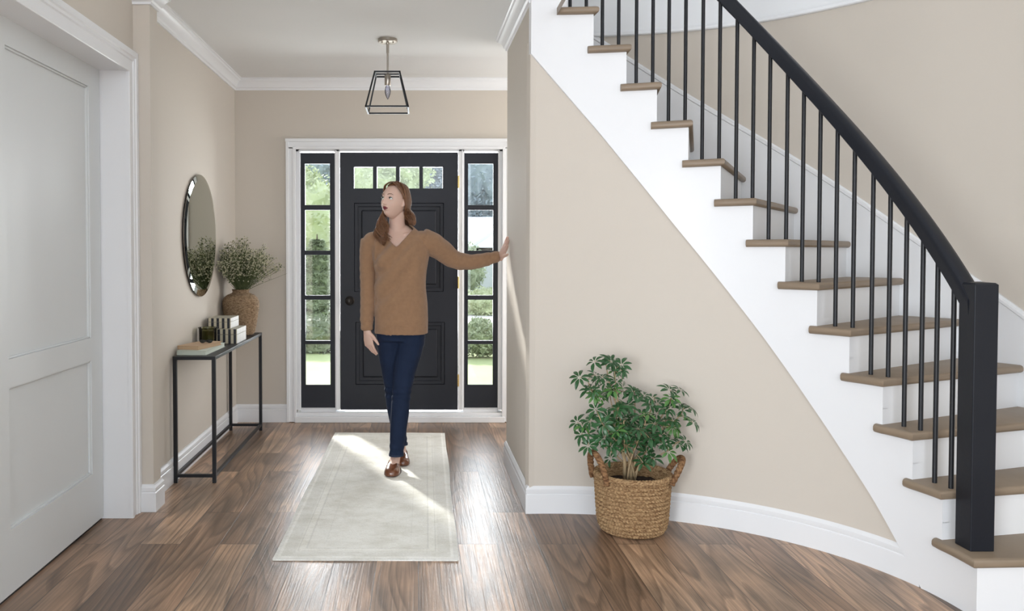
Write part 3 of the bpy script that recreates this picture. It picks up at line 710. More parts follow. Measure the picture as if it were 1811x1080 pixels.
# dried flowers
random.seed(5)
fb = thing('dried_flower_bunch', (vc.x, vc.y, T+.28), 'bushy bunch of green and cream dried flower stems standing in the woven vase', 'flowers')
gs, gf = MB(), MB()
def bud(mb, p, r):
    o = [Vector((r, 0, 0)), Vector((0, r, 0)), Vector((-r, 0, 0)), Vector((0, -r, 0))]
    R = Matrix.Rotation(random.random()*3, 3, Vector((random.random(), random.random(), random.random()+.1)).normalized())
    vv = [mb.bm.verts.new(p + R @ q) for q in o]; a = mb.bm.verts.new(p + R @ Vector((0, 0, r*1.5))); b_ = mb.bm.verts.new(p + R @ Vector((0, 0, -r)))
    for i in range(4): mb._f([vv[i], vv[(i+1) % 4], a]); mb._f([vv[(i+1) % 4], vv[i], b_])
for i in range(165):
    a = random.random()*2*PI; lean = random.random()**.7
    dx, dy = math.cos(a)*lean*.29, math.sin(a)*lean*.25
    if vc.x+dx < -1.365: dx = -.10 - random.random()*.01 + .02*0
    hgt = .34*(1-.50*lean*lean) * random.uniform(.72, 1.05)
    if i % 11 == 0: dx = abs(dx)+.08; hgt *= .72
    p0 = Vector((vc.x+math.cos(a)*.02, vc.y+math.sin(a)*.02, T+.29)); p3 = Vector((vc.x+dx, vc.y+dy, T+.322+hgt))
    p1 = p0 + Vector((dx*.12, dy*.12, hgt*.45)); p2 = p0 + Vector((dx*.55, dy*.55, hgt*.82))
    pts = []
    for j in range(7):
        q = j/6; pts.append(p0*(1-q)**3 + p1*3*q*(1-q)**2 + p2*3*q*q*(1-q) + p3*q**3)
    gs.tube(pts, [.0016]*4+[.0012, .001, .0006], 4)
    heavy = i % 11 != 0
    for j in range(26 if heavy else 8):                # side sprigs with small blossoms
        q = random.uniform(.45, 1.02); b0 = p0*(1-q)**3 + p1*3*q*(1-q)**2 + p2*3*q*q*(1-q) + p3*q**3
        d = Vector((random.gauss(0, 1), random.gauss(0, 1), random.gauss(.8, .7))).normalized()*random.uniform(.010, .040)
        e_ = b0+d
        if e_.x < XL+.012: e_.x = XL+.014
        if j % 2 == 0: gs.tube([b0, b0+d*.6+Vector((0, 0, .003)), e_], .0007, 3, cap=False)
        bud(gf if j % 4 else gs, e_, random.uniform(.0030, .0062))
    for j in range(7):                                  # fine green blades low in the bunch
        q = random.uniform(.1, .6); b0 = p0*(1-q)**3 + p1*3*q*(1-q)**2 + p2*3*q*q*(1-q) + p3*q**3
        d = Vector((random.gauss(0, .5), random.gauss(0, .5), 1)).normalized()*random.uniform(.05, .11); e_ = b0+d
        if e_.x < XL+.012: e_.x = XL+.014
        gs.tube([b0, b0+d*.5, e_], [.0012, .001, .0004], 3, cap=False)
gs.build('stems', M['stem'], fb); gf.build('blossoms', M['bloom'], fb)

# ------------------------------------------------------------------ pendant lamp
PX, PY = -.190, 5.13
pd = thing('pendant_lamp', (PX, PY, CEIL), 'open trapezoid black wire pendant lamp with a nickel stem hanging from the ceiling', 'lamp')
g = MB(); g.lathe([(.001, CEIL), (.060, CEIL), (.060, CEIL-.016), (.056, CEIL-.020), (.012, CEIL-.022), (.010, CEIL-.030), (.001, CEIL-.030)], (PX, PY), 40)
for s_ in (-1, 1): g.lathe([(.001, CEIL-.030), (.005, CEIL-.028), (.005, CEIL-.019)], (PX+s_*.034, PY-.02), 12)
g.build('ceiling_plate', M['nickel'], pd, smooth=True, angle=35)
g = MB(); g.tube([(PX, PY, CEIL-.028), (PX, PY, CEIL-.085)], .0085, 14); g.tube([(PX, PY, CEIL-.083), (PX, PY, 2.385)], .006, 14); g.build('stem', M['nickel'], pd, smooth=True, angle=35)
g = MB(); zt_, zb_, ht_, hb_ = 2.405, 2.186, .076, .128
def bar(a, b_, r=.0055): g.tube([a, b_], r*1.25, 4, up=(0.707, .707, 0.01))
ct_ = [(PX+sx*ht_, PY+sy*ht_, zt_) for sx, sy in ((-1, -1), (1, -1), (1, 1), (-1, 1))]
cb_ = [(PX+sx*hb_, PY+sy*hb_, zb_) for sx, sy in ((-1, -1), (1, -1), (1, 1), (-1, 1))]
for i in range(4):
    for C_ in (ct_, cb_):
        a, b_ = Vector(C_[i]), Vector(C_[(i+1) % 4]); x0_, x1_ = sorted((a.x, b_.x)); y0_, y1_ = sorted((a.y, b_.y)); z_ = a.z
        g.box(x0_-.005, x1_+.005, y0_-.005, y1_+.005, z_-.005, z_+.005, .001)
    a, b_ = Vector(ct_[i]), Vector(cb_[i]); e_ = .0048
    g.loft([[Vector((p.x+sx*e_, p.y+sy*e_, p.z)) for sx, sy in ((-1, -1), (1, -1), (1, 1), (-1, 1))] for p in (a, b_)])
g.box(PX-ht_, PX+ht_, PY-.008, PY+.008, zt_-.004, zt_+.004, .001)
g.build('cage', M['black'], pd)
g = MB(); g.lathe([(.001, 2.402), (.017, 2.402), (.019, 2.398), (.019, 2.338), (.017, 2.335), (.001, 2.335)], (PX, PY), 24); g.build('socket', M['nickel'], pd, smooth=True, angle=35)
g = MB(); g.lathe([(.011, 2.336), (.014, 2.325), (.0185, 2.305), (.0175, 2.288), (.012, 2.270), (.005, 2.256), (.0005, 2.250)], (PX, PY), 24); bl = g.build('bulb', M['bulb'], pd, smooth=True)
g = MB(); g.tube([(PX-.003, PY, 2.335), (PX-.004, PY, 2.30), (PX, PY, 2.292), (PX+.004, PY, 2.30), (PX+.003, PY, 2.335)], .0012, 6); g.build('filament', M['nickel'], pd)

# ------------------------------------------------------------------ basket and plant
BX, BY = 1.005, 3.845
bk = thing('woven_basket', (BX, BY, 0), 'large round water-hyacinth basket with two loop handles holding the leafy plant', 'basket')
bprof = [(0, .128), (.012, .140), (.03, .150), (.06, .156), (.12, .161), (.20, .166), (.262, .170)]
g = MB(); rings = []; na = 528; nz = 156; RH = .0187
for i in range(nz+1):
    z = .262*i/nz; r0 = float(np.interp(z, [p[0] for p in bprof], [p[1] for p in bprof])); row = z/RH; rw = math.floor(row); f_ = row-rw
    ring = []
    for k in range(na):
        a = 2*PI*k/na; ph = a*66 + (PI if rw % 2 else 0) + (f_-.5)*(2.4 if rw % 2 else 2.4)
        rr_ = r0 - .004 + .0125*max(0, math.sin(PI*f_))**.6 * (0.40+.75*abs(math.sin(ph*.5))) + .0015*noise.noise(Vector((math.cos(a)*9, math.sin(a)*9, z*50)))
        ring.append(Vector((BX+rr_*math.cos(a), BY+rr_*math.sin(a), .001+z)))
    rings.append(ring)
for r0, z in ((.155, .262), (.150, .20), (.145, .05)): rings.append([Vector((BX+r0*math.cos(2*PI*k/na), BY+r0*math.sin(2*PI*k/na), z)) for k in range(na)])
g.loft(rings); g.build('body', M['rope'], bk, smooth=True)
def braid(mb, center, rad, r, n_turn, ns=3, closed=True, steps=420):
    for s_ in range(ns):
        pts, rs = [], []
        for i in range(steps+1):
            q = i/steps; c = center(q); c2 = center(min(q+.004, 1.0) if not closed else q+.004); d = (c2-c)
            if d.length < 1e-9: d = c-center(q-.004)
            d.normalize(); up = Vector((0, 0, 1)); sd_ = d.cross(up)
            if sd_.length < .2: sd_ = d.cross(Vector((0, 1, 0)))
            sd_.normalize(); up = sd_.cross(d); ph = 2*PI*(q*n_turn + s_/ns)
            pts.append(c + sd_*rad*math.cos(ph) + up*rad*.8*math.sin(ph*1.0)); rs.append(r)
        mb.tube(pts, rs, 8, cap=not closed)
g = MB(); braid(g, lambda q: Vector((BX+.168*math.cos(2*PI*q), BY+.168*math.sin(2*PI*q), .268)), .0075, .0085, 22)
g.build('rim', M['rope'], bk, smooth=True)
for ang, tip, lean in ((PI*1.0+.22, .105, .030), (-.12, .075, .058)):
    rd = Vector((math.cos(ang), math.sin(ang), 0)); tg = Vector((-rd.y, rd.x, 0))
    def hc(q, rd=rd, tg=tg, tip=tip, lean=lean):
        a = PI*q; return Vector((BX, BY, .262)) + rd*(.166+lean*math.sin(a)) + tg*(.078*math.cos(a)) + Vector((0, 0, (tip+.01)*math.sin(a)**.8 - .02*(1-math.sin(a))))
    g = MB(); braid(g, hc, .0075, .0085, 6, closed=False, steps=150); g.build('handle', M['rope_dark'], bk, smooth=True)

pl = thing('potted_schefflera', (BX, BY, .2), 'bushy green umbrella-leaf plant with pale stems growing out of the woven basket', 'plant')
g = MB(); b = bmesh.new(); bmesh.ops.create_circle(b, cap_ends=True, radius=.146, segments=48)
bmesh.ops.triangulate(b, faces=b.faces[:]); bmesh.ops.subdivide_edges(b, edges=b.edges[:], cuts=5, use_grid_fill=True)
for v in b.verts: v.co = Vector((BX+v.co.x, BY+v.co.y, .222+.014*noise.noise(v.co*30)))
g.merge(b); g.build('soil', M['soil'], pl)
random.seed(11)
gt, gl, gy = MB(), MB(), MB()
SP = 1/380.0
def pp(u, v, dy=0.0):     # a point of the plant from its outline, at the plant's own distance
    y = BY+dy; s_ = F_PX/y
    return Vector(((u-740)/s_, y, 1.31-(v-444.5)/s_))
def leaf_umbrella(c, nrm, n=7, L=.05, gm=None):
    gm = gm or gl
    nrm = nrm.normalized(); a = nrm.orthogonal().normalized(); b_ = nrm.cross(a); ph = random.random()*6
    for i in range(n):
        t = ph + 2*PI*i/n*.93; d = a*math.cos(t) + b_*math.sin(t); l = L*random.uniform(.8, 1.15); wd = l*.19
        sidev = nrm.cross(d); droop = random.uniform(.18, .42)
        prev = None; pts = []
        base = c + d*.008
        secs = [(.0, .12), (.18, .55), (.42, 1.0), (.68, .92), (.88, .5), (1.0, .04)]
        L3 = []
        for q, wv in secs:
            ctr = base + d*l*q - nrm*(droop*l*q*q) + nrm*.05*l*math.sin(q*PI)
            w2 = wd*wv; L3.append((gm.bm.verts.new(ctr + sidev*w2 + nrm*w2*.30), gm.bm.verts.new(ctr), gm.bm.verts.new(ctr - sidev*w2 + nrm*w2*.30)))
        for p, q in zip(L3, L3[1:]):
            gm._f([p[0], p[1], q[1], q[0]]); gm._f([p[1], p[2], q[2], q[1]])
def branch(pts, r0, r1):
    n_ = len(pts); gt.tube(pts, [r0+(r1-r0)*i/(n_-1) for i in range(n_)], 9)
base_ = [pp(1118, 842), pp(1108, 842, .02), pp(1126, 840, -.01), pp(1122, 842, .03), pp(1112, 842, -.02)]
def curve(p0, p3, n_=9, bow=None):
    b1 = p0 + Vector((0, 0, (p3.z-p0.z)*.4)) + (p3-p0)*.12; b2 = p3 - Vector((0, 0, (p3.z-p0.z)*.15)) - (p3-p0)*.15
    if bow: b1 += bow; b2 += bow
    return [p0*(1-q)**3 + b1*3*q*(1-q)**2 + b2*3*q*q*(1-q) + p3*q**3 for q in [i/(n_-1) for i in range(n_)]]
mains = [  # tip (u, v, depth), thickness
    (1072, 640, .02, .0065), (1088, 655, -.02, .005), (1040, 672, 0, .0045), (1125, 700, .03, .006), (1160, 702, -.01, .0055), (1192, 698, .02, .006),
    (1213, 722, 0, .0045), (1060, 735, -.07, .005), (1036, 758, .0, .0045), (1145, 740, -.08, .005), (1198, 785, -.06, .0035), (1105, 745, -.10, .005), (1180, 745, -.03, .0045), (1080, 700, .05, .005)]
tips = []
for j, (u, v, dy, r) in enumerate(mains):
    c_ = curve(base_[j % 5] - Vector((0, 0, .03)), pp(u, v, dy)); branch(c_, r, .0022)
    for q in range(3, 9): tips.append((c_[q], (c_[q]-c_[q-1]).normalized()))
for p_, q_ in ((0, 1), (1, 0)):
    branch([base_[p_]-Vector((0, 0, .04)), pp(1117+p_*-10, 815, .0), pp(1115-p_*14, 790, .0), pp(1117-p_*30, 760)], .013-.003*p_, .006)
cent = pp(1120, 770)
XWMAX = lambda y: 0
def inside_wall(p):
    d_ = Vector((p.x, p.y)) - CW; return d_.length > Rin(math.atan2(d_.y, d_.x)) - .025
cnt = 0
for (c, d) in tips:
    for j in range(2):
        if random.random() < .38: continue
        o_ = Vector((random.gauss(0, 1), random.gauss(0, 1)*.9 - .35, random.gauss(.25, .7))).normalized()
        l = random.uniform(.02, .062); e_ = c + o_*l
        if inside_wall(e_): e_ = c + Vector((o_.x, -abs(o_.y), o_.z))*l
        if inside_wall(e_) or e_.z < .33: continue
        gt.tube([c, c+o_*l*.5+Vector((0, 0, .006)), e_], .0014, 5)
        nm = (o_*.55 + Vector((0, -.35, .75)) + Vector((random.gauss(0, .25), random.gauss(0, .25), 0)))
        leaf_umbrella(e_, nm, random.choice((6, 7, 8)), random.uniform(.030, .045), gy if random.random() < .20 else gl)
for (u, v, dy) in [(1052, 640, 0), (1082, 640, .01), (1100, 646, 0), (1026, 668, 0), (1042, 690, .02), (1065, 668, -.03), (1062, 700, 0), (1078, 690, .02),
                   (1022, 748, 0), (1030, 770, -.02), (1046, 745, -.03), (1068, 752, -.08), (1042, 790, -.05), (1095, 724, -.05), (1122, 692, 0), (1140, 700, .01), (1150, 715, -.02),
                   (1186, 690, 0), (1205, 690, .01), (1222, 722, 0), (1228, 748, -.01), (1200, 712, -.03), (1180, 725, -.05), (1160, 750, -.07), (1192, 745, -.04), (1204, 787, -.05), (1215, 782, -.03),
                   (1130, 760, -.10), (1100, 770, -.10), (1150, 775, -.09), (1170, 772, -.06), (1140, 820, -.09), (1158, 812, -.09), (1082, 790, -.08), (1070, 775, -.06), (1110, 718, -.02), (1135, 735, -.06), (1055, 725, -.03)]:
    c = pp(u, v, dy)
    if inside_wall(c): c.y -= .05
    near = min(tips, key=lambda t: (t[0]-c).length)[0]
    gt.tube([near, (near+c)/2+Vector((0, 0, .004)), c], .0015, 5)
    leaf_umbrella(c, Vector(((u-1120)/160, -.55, .8)) + Vector((random.gauss(0, .2), random.gauss(0, .2), random.gauss(0, .2))), random.choice((7, 8)), random.uniform(.038, .050), gl)
gt.build('stem', M['trunk'], pl, smooth=True); gl.build('foliage', M['leaf'], pl, smooth=True); gy.build('young_foliage', M['leaf2'], pl, smooth=True)
# ------------------------------------------------------------------ the woman
def evaluated(o, mods):
    for kind, kw in mods:
        md = o.modifiers.new(kind, kind)
        for k_, v_ in kw.items(): setattr(md, k_, v_)
    bpy.context.view_layer.update()
    dg = bpy.context.evaluated_depsgraph_get()
    me = bpy.data.meshes.new_from_object(o.evaluated_get(dg), depsgraph=dg)
    o.modifiers.clear(); old = o.data; o.data = me; bpy.data.meshes.remove(old)
    me.polygons.foreach_set('use_smooth', [True]*len(me.polygons))
    return o
def fuse(mb, name, mats_, parent, voxel, smooth=4, fac=.5):
    o = mb.build(name, mats_, parent)
    evaluated(o, [('REMESH', dict(mode='VOXEL', voxel_size=voxel)), ('SMOOTH', dict(iterations=smooth, factor=fac))])
    if not o.data.materials:
        for mm in (mats_ if isinstance(mats_, list) else [mats_]): o.data.materials.append(mm)
    return o
WO = Vector((-.12, 4.88, .009))
wm = thing('person', WO, 'woman in tan V-neck sweater, dark jeans and loafers, standing with one hand on the wall', 'person')
HC = Vector((-.139, 4.865, 1.606))
HR = Matrix.Rotation(math.radians(-38), 3, 'Z') @ Matrix.Rotation(math.radians(-10), 3, 'X') @ Matrix.Rotation(math.radians(3), 3, 'Y')
HS = .94
def hp(x, y, z): return HC + HR @ (Vector((x, y, z))*HS)
def gz_(a, s_): return math.exp(-(a/s_)**2)
def head_mesh(mb):
    b = bmesh.new(); bmesh.ops.create_icosphere(b, subdivisions=6, radius=1)
    for v in b.verts:
        x, y, z = v.co
        px, py, pz_ = x*.073, y*.094, z*.113
        if z < 0:
            k = (-z)
            px *= 1 - .31*k**1.7
            if y > 0: py *= 1 - .45*k**1.2; pz_ *= 1 - .25*k*min(1, y*1.5)
            else: py = py*(1 + .02*k) - .013*max(0, k-.25)*min(1, -y*3+.2)
        if z > .2: px *= 1 + .04*(z-.2)
        if y < 0:
            fr = min(1, -y*1.8)
            d = 0
            d += .0060*gz_(px, .045)*gz_(pz_-.030, .016)                       # brow
            d -= .0115*(gz_(px-.031, .016)+gz_(px+.031, .016))*gz_(pz_-.002, .013)   # eye sockets
            d += .0055*(gz_(px-.040, .020)+gz_(px+.040, .020))*gz_(pz_+.034, .020)   # cheeks
            nz_ = max(0, min(1, (.018-pz_)/.050))
            if -.047 < pz_ < .024: d += (.004+.020*nz_**1.1)*gz_(px, .0075+.003*nz_)*min(1, (pz_+.047)/.009)
            d += .006*(gz_(px-.012, .006)+gz_(px+.012, .006))*gz_(pz_+.036, .007)       # nostril wings
            d += .0075*gz_(px, .020)*gz_(pz_+.056, .0048) + .0085*gz_(px, .017)*gz_(pz_+.067, .0055) - .0035*gz_(px, .022)*gz_(pz_+.0615, .0022)
            d -= .004*gz_(px, .022)*gz_(pz_+.078, .005)
            d += .0095*gz_(px, .022)*gz_(pz_+.097, .013)                        # chin
            py -= d*fr
        v.co = hp(px, py, pz_)
    mb.merge(b)
def ear(mb, s_):
    mb.ell(hp(s_*.074, .008, -.008), (.007, .014, .024), 14, 10, HR @ Matrix.Rotation(.2*s_, 3, 'Z'))
    mb.ell(hp(s_*.073, .0, -.028), (.006, .007, .008), 10, 8, HR)
def hand(mb, W, D, N, S, curl, lens=(.066, .074, .069, .054), thumb=None, spread=.10, ts=1.0):
    D = D.normalized(); S = (S - D*S.dot(D)).normalized(); N = (N - D*N.dot(D) - S*N.dot(S)).normalized()
    mb.ell(W, (.024, .024, .024), 14, 10)
    def ring(q, w_, t_): return [W + D*q + S*w_*math.cos(2*PI*k/16) + N*t_*math.sin(2*PI*k/16) for k in range(16)]
    mb.loft([ring(-.03, .022, .020), ring(-.01, .024, .019), ring(.02, .031, .018), ring(.055, .038, .0155), ring(.085, .038, .0125), ring(.096, .034, .010)])
    for i, (off, L_) in enumerate(zip((.0275, .0095, -.0090, -.0265), lens)):
        p = W + D*(.086 - (.004 if i in (0, 3) else 0) - (.004 if i == 3 else 0)) + S*off; a = curl[i]*.4; pts = [p - D*.02, p]; d0 = (D + S*spread*(1.2-i*.8))
        for sgm, q in enumerate((.44, .31, .25)):
            a += curl[i]*(1, 1.2, .8)[sgm]*.5
            d = (d0*math.cos(a) + N*math.sin(a)).normalized(); p = p + d*L_*q; pts.append(p)
        mb.tube(pts, [.0088, .0088, .0080, .0073, .0056], 10); mb.ell(pts[-1], (.0055, .0055, .0055), 8, 6)
    td = thumb or (S*.75 + D*.62 + N*.2).normalized()
    p = W + D*.022 + S*.022; pts = [p - S*.004, p+td*.026*ts, p+td*.026*ts+(td+D*.25).normalized()*.027*ts, p+td*.026*ts+(td+D*.3).normalized()*.047*ts]
    mb.tube(pts, [.0125, .0108, .0095, .0066], 10); mb.ell(pts[-1], (.0065, .0065, .0065), 8, 6)

def ering(c, a, b_, z, n=40, p=2.3):
    out = []
    for k in range(n):
        t = 2*PI*k/n; cs, sn = math.cos(t), math.sin(t)
        out.append(Vector((c[0]+a*math.copysign(abs(cs)**(2/p), cs), c[1]+b_*math.copysign(abs(sn)**(2/p), sn), z)))
    return out
TORSO = [(-.103, 4.905, .148, .108, .815), (-.101, 4.905, .148, .110, .90), (-.104, 4.905, .148, .108, 1.0), (-.107, 4.905, .140, .100, 1.10), (-.105, 4.90, .141, .100, 1.18),
         (-.104, 4.90, .152, .108, 1.25), (-.106, 4.905, .164, .102, 1.31), (-.118, 4.91, .170, .086, 1.365), (-.124, 4.915, .135, .068, 1.408), (-.124, 4.925, .104, .060, 1.438), (-.124, 4.93, .082, .052, 1.458), (-.124, 4.93, .055, .042, 1.474)]
ARM_R = [((-.282, 4.915, 1.372), .056), ((-.300, 4.93, 1.30), .0445), ((-.302, 4.94, 1.20), .0415), ((-.300, 4.935, 1.10), .0400), ((-.300, 4.915, 1.00), .0385), ((-.306, 4.885, .91), .0325), ((-.305, 4.866, .838), .0290)]
ARM_L = [((.022, 4.915, 1.375), .068), ((.085, 4.93, 1.352), .064), ((.140, 4.95, 1.318), .057), ((.190, 4.965, 1.276), .051), ((.247, 4.975, 1.250), .045), ((.329, 4.965, 1.246), .0375), ((.410, 4.95, 1.262), .0325), ((.488, 4.936, 1.284), .0270)]
LEG_F = [((-.045, 4.905, .86), .088), ((-.046, 4.90, .78), .086), ((-.062, 4.88, .69), .076), ((-.083, 4.86, .60), .066), ((-.097, 4.84, .50), .057), ((-.103, 4.835, .44), .0555), ((-.109, 4.845, .36), .054), ((-.119, 4.855, .26), .050), ((-.127, 4.862, .16), .0435), ((-.131, 4.865, .102), .0425)]
LEG_B = [((-.168, 4.915, .86), .078), ((-.173, 4.92, .78), .079), ((-.168, 4.935, .69), .072), ((-.160, 4.95, .60), .064), ((-.152, 4.975, .50), .056), ((-.149, 4.985, .44), .054), ((-.142, 5.01, .36), .052), ((-.128, 5.045, .26), .048), ((-.114, 5.085, .16), .042), ((-.109, 5.10, .112), .0405)]
# body: one continuous skin
mb = MB(); head_mesh(mb); ear(mb, 1); ear(mb, -1)
nk0, nk1 = Vector((-.127, 4.925, 1.42)), Vector((-.128, 4.885, 1.56))
mb.tube([nk0-Vector((0, 0, .05)), nk0, nk0*.5+nk1*.5, nk1], [.064, .056, .047, .046], 24)
mb.loft([ering((x, y), a-.014, b_-(.024 if z < .95 else .009), z) for x, y, a, b_, z in TORSO])
for s_ in (-1, 1): mb.tube([(-.125+s_*.018, 4.868, 1.405), (-.125+s_*.045, 4.862, 1.410), (-.125+s_*.085, 4.878, 1.418), (-.125+s_*.13, 4.90, 1.40)], [.004, .009, .010, .02], 10)
def inner(L, d): return [p for p, r in L], [max(.012, r-d) for p, r in L]
for L in (ARM_R, ARM_L):
    P_, R_ = inner(L, .010); mb.tube(P_, R_, 18)
for L in (LEG_F, LEG_B):
    P_, R_ = inner(L, .012); mb.tube(P_, R_, 18)
aF, aB = Vector((-.136, 4.875, .0)), Vector((-.106, 5.105, .0))
mb.tube([(-.131, 4.865, .12), (-.137, 4.868, .085), (-.143, 4.845, .060), (-.150, 4.80, .042)], [.030, .029, .031, .026], 18)
mb.tube([(-.109, 5.10, .12), (-.106, 5.102, .085), (-.103, 5.085, .060), (-.100, 5.04, .040)], [.029, .028, .030, .026], 18)
# her right hand hangs relaxed, her left hand presses on the passage wall
hand(mb, Vector((-.303, 4.862, .846)), Vector((.13, -.04, -1)), Vector((.72, .70, .1)), Vector((.72, -.70, .1)), (.30, .38, .48, .60), thumb=Vector((.62, -.36, -.62)).normalized(), lens=(.070, .077, .072, .058), spread=.05, ts=1.15)
Wl = Vector((.496, 4.932, 1.287)); Tl = Vector((.533, 4.800, 1.392))
hand(mb, Wl, Tl-Wl, Vector((1, .1, -.2)), Vector((0, -1, -1.1)), (-.10, -.06, -.06, -.02), thumb=Vector((.22, -1, .02)).normalized(), spread=.16, ts=1.25)
body = fuse(mb, 'body', M['skin'], wm, .0030, 3, .5)
HRi = HR.inverted(); org = ORG[body.name]
att = body.data.attributes.new('lip', 'FLOAT', 'POINT')
for i, v in enumerate(body.data.vertices):
    c = HRi @ (v.co + org - HC) / HS; val = 0.0
    if c.y < -.055 and abs(c.x) < .026:
        ax_ = abs(c.x)/.0235
        up_ = -.0518 - .0028*abs(ax_-.22) - .0062*ax_**2; lo_ = -.0725 + .0135*ax_**1.8
        val = max(0.0, min(1.0, min(up_-c.z, c.z-lo_)/.0010+.5))
    att.data[i].value = val
ms = M['skin']; N = ms.node_tree.nodes; L = ms.node_tree.links; bs = N['Principled BSDF']
an = N.new('ShaderNodeAttribute'); an.attribute_name = 'lip'; mx = N.new('ShaderNodeMixRGB'); old = bs.inputs['Base Color'].links[0].from_socket
L.new(an.outputs['Fac'], mx.inputs[0]); L.new(old, mx.inputs[1]); mx.inputs[2].default_value = (0.16, 0.024, 0.036, 1); L.new(mx.outputs[0], bs.inputs['Base Color'])
# eyes, brows and lashes
for s_ in (-1, 1):
    e_c = Vector((s_*.0305, -.0750, .001))
    g = MB(); g.ell(hp(*e_c), (.0112*HS, .0108*HS, .0105*HS), 20, 14, HR); g.build('eye', M['eye'], wm, smooth=True)
    eye = [o for o in wm.children if o.name.startswith('eye')][-1]
    gd = Vector((-.22, -1, .16)).normalized()
    g = MB(); R_ = Vector((0, 0, 1)).rotation_difference(HR @ gd).to_matrix(); g.ell(hp(*(e_c+gd*.0088)), (.0058, .0058, .0026), 16, 8, R_)
    g.build('iris', M['iris'], eye, smooth=True)
    g = MB(); g.tube([hp(s_*x_, y_, z_) for x_, y_, z_ in ((.0185, -.0830, .0005), (.024, -.0865, .0055), (.031, -.0868, .0072), (.038, -.0840, .0055), (.044, -.0765, .0015))], [.0010, .0020, .0026, .0024, .0009], 6); g.build('eyelash', M['iris'], wm, smooth=True)
    g = MB(); g.tube([hp(s_*x_, y_, z_) for x_, y_, z_ in ((.014, -.0930, .0215), (.024, -.0925, .0260), (.036, -.0865, .0280), (.047, -.0765, .0225))], [.0026, .0036, .0030, .0008], 8, flat=.5); g.build('eyebrow', M['brow'], wm, smooth=True)
# sweater
mb = MB()
mb.loft([ering((x, y), a+.006, b_+.006, z) for x, y, a, b_, z in TORSO])
for s_ in (-1, 1): mb.ell((-.108+s_*.070, 4.835, 1.245), (.062, .046, .062))
mb.tube([p for p, r in ARM_R], [r+.004 for p, r in ARM_R], 20); mb.tube([p for p, r in ARM_L], [r+.004 for p, r in ARM_L], 20)
mb.ell((-.265, 4.912, 1.372), (.062, .058, .052)); mb.ell((.02, 4.912, 1.378), (.068, .060, .052))
sw = fuse(mb, 'sweater', M['sweater'], wm, .0055, 10, .6)
org = ORG[sw.name]; b = bmesh.new(); b.from_mesh(sw.data)
for v in b.verts:
    c = v.co + org; n_ = v.normal.copy()
    # soft folds: diagonal drapes on the front, rings of creases at elbows and cuffs
    tor = 1.0 if (-.25 < c.x < .04) else 0.0
    f_ = .015*math.sin((c.z*1.0 - c.x*.9)*44 + 3*noise.noise(c*3)) * max(0, noise.noise(Vector((c.x*4+3, c.y*4, c.z*3)))+.25)*tor
    if c.x < -.262 and c.z < 1.33: f_ += .0017*math.sin(c.z*120+2*noise.noise(c*9))*(.4+max(0, noise.noise(c*6)))
    if c.x > .12: f_ += .0024*math.sin((c.x+.3*c.z)*105+2*noise.noise(c*8))*(.4+max(0, noise.noise(c*6+Vector((4, 0, 0)))))
    if c.z < .875 and tor: f_ -= .0030; f_ += .0010*math.sin(math.atan2(c.y-4.905, c.x+.103)*150)
    if c.x > .425: f_ -= .003
    if c.x < -.2705 and c.z < .90: f_ -= .002
    v.co += n_*f_
def cut(c):
    if c.z < .822 and c.x > -.2705: return True
    if c.x < -.2705 and c.z < .846: return True
    if c.x > .482: return True
    cx_ = -.131 + (c.z-1.335)*.05
    if c.z > 1.337 and c.y < 4.90 and abs(c.x-cx_) < (c.z-1.337)*.84+.002: return True
    if c.z > 1.425 and (Vector((c.x, c.y))-Vector((-.126, 4.925))).length < .070: return True
    if c.z > 1.474: return True
    return False
bmesh.ops.delete(b, geom=[v for v in b.verts if cut(v.co+org)], context='VERTS')
for _ in range(14):         # even out the cut edges
    bd = [v for v in b.verts if v.is_boundary]; new = {}
    for v in bd:
        nb = [e.other_vert(v).co for e in v.link_edges if e.is_boundary]
        if len(nb) == 2: new[v] = v.co*.4 + (nb[0]+nb[1])*.3
    for v, c in new.items(): v.co = c
b.to_mesh(sw.data); b.free()
evaluated(sw, [('SMOOTH', dict(iterations=1, factor=.3)), ('SOLIDIFY', dict(thickness=.006, offset=0.6))])
# ribbed neck band along the V
# jeans
mb = MB()
for L in (LEG_F, LEG_B): mb.tube([p for p, r in L], [r for p, r in L], 22)
mb.loft([ering((-.108, 4.91), a, b_, z, p=2.4) for a, b_, z in ((.142, .096, .78), (.146, .100, .83), (.142, .096, .90), (.132, .088, .96))])
jn = fuse(mb, 'jeans', M['jeans'], wm, .0055, 6, .5)
org = ORG[jn.name]
for v in jn.data.vertices:
    c = v.co + org; kn = math.exp(-((c.z-.47)/.05)**2)+.7*math.exp(-((c.z-.14)/.05)**2)+.4*math.exp(-((c.z-.76)/.04)**2)
    v.co += v.normal*(.0026*kn*math.sin(c.z*150+c.x*25+3*noise.noise(c*8)))
for L in (LEG_F, LEG_B):
    p, r = L[-1]; p = Vector(p); g = MB(); g.tube([p+Vector((0, 0, -.003)), p+Vector((0, 0, .009))], r+.0022, 24)
    g.build('hem', M['seam'], jn, smooth=True, angle=40)
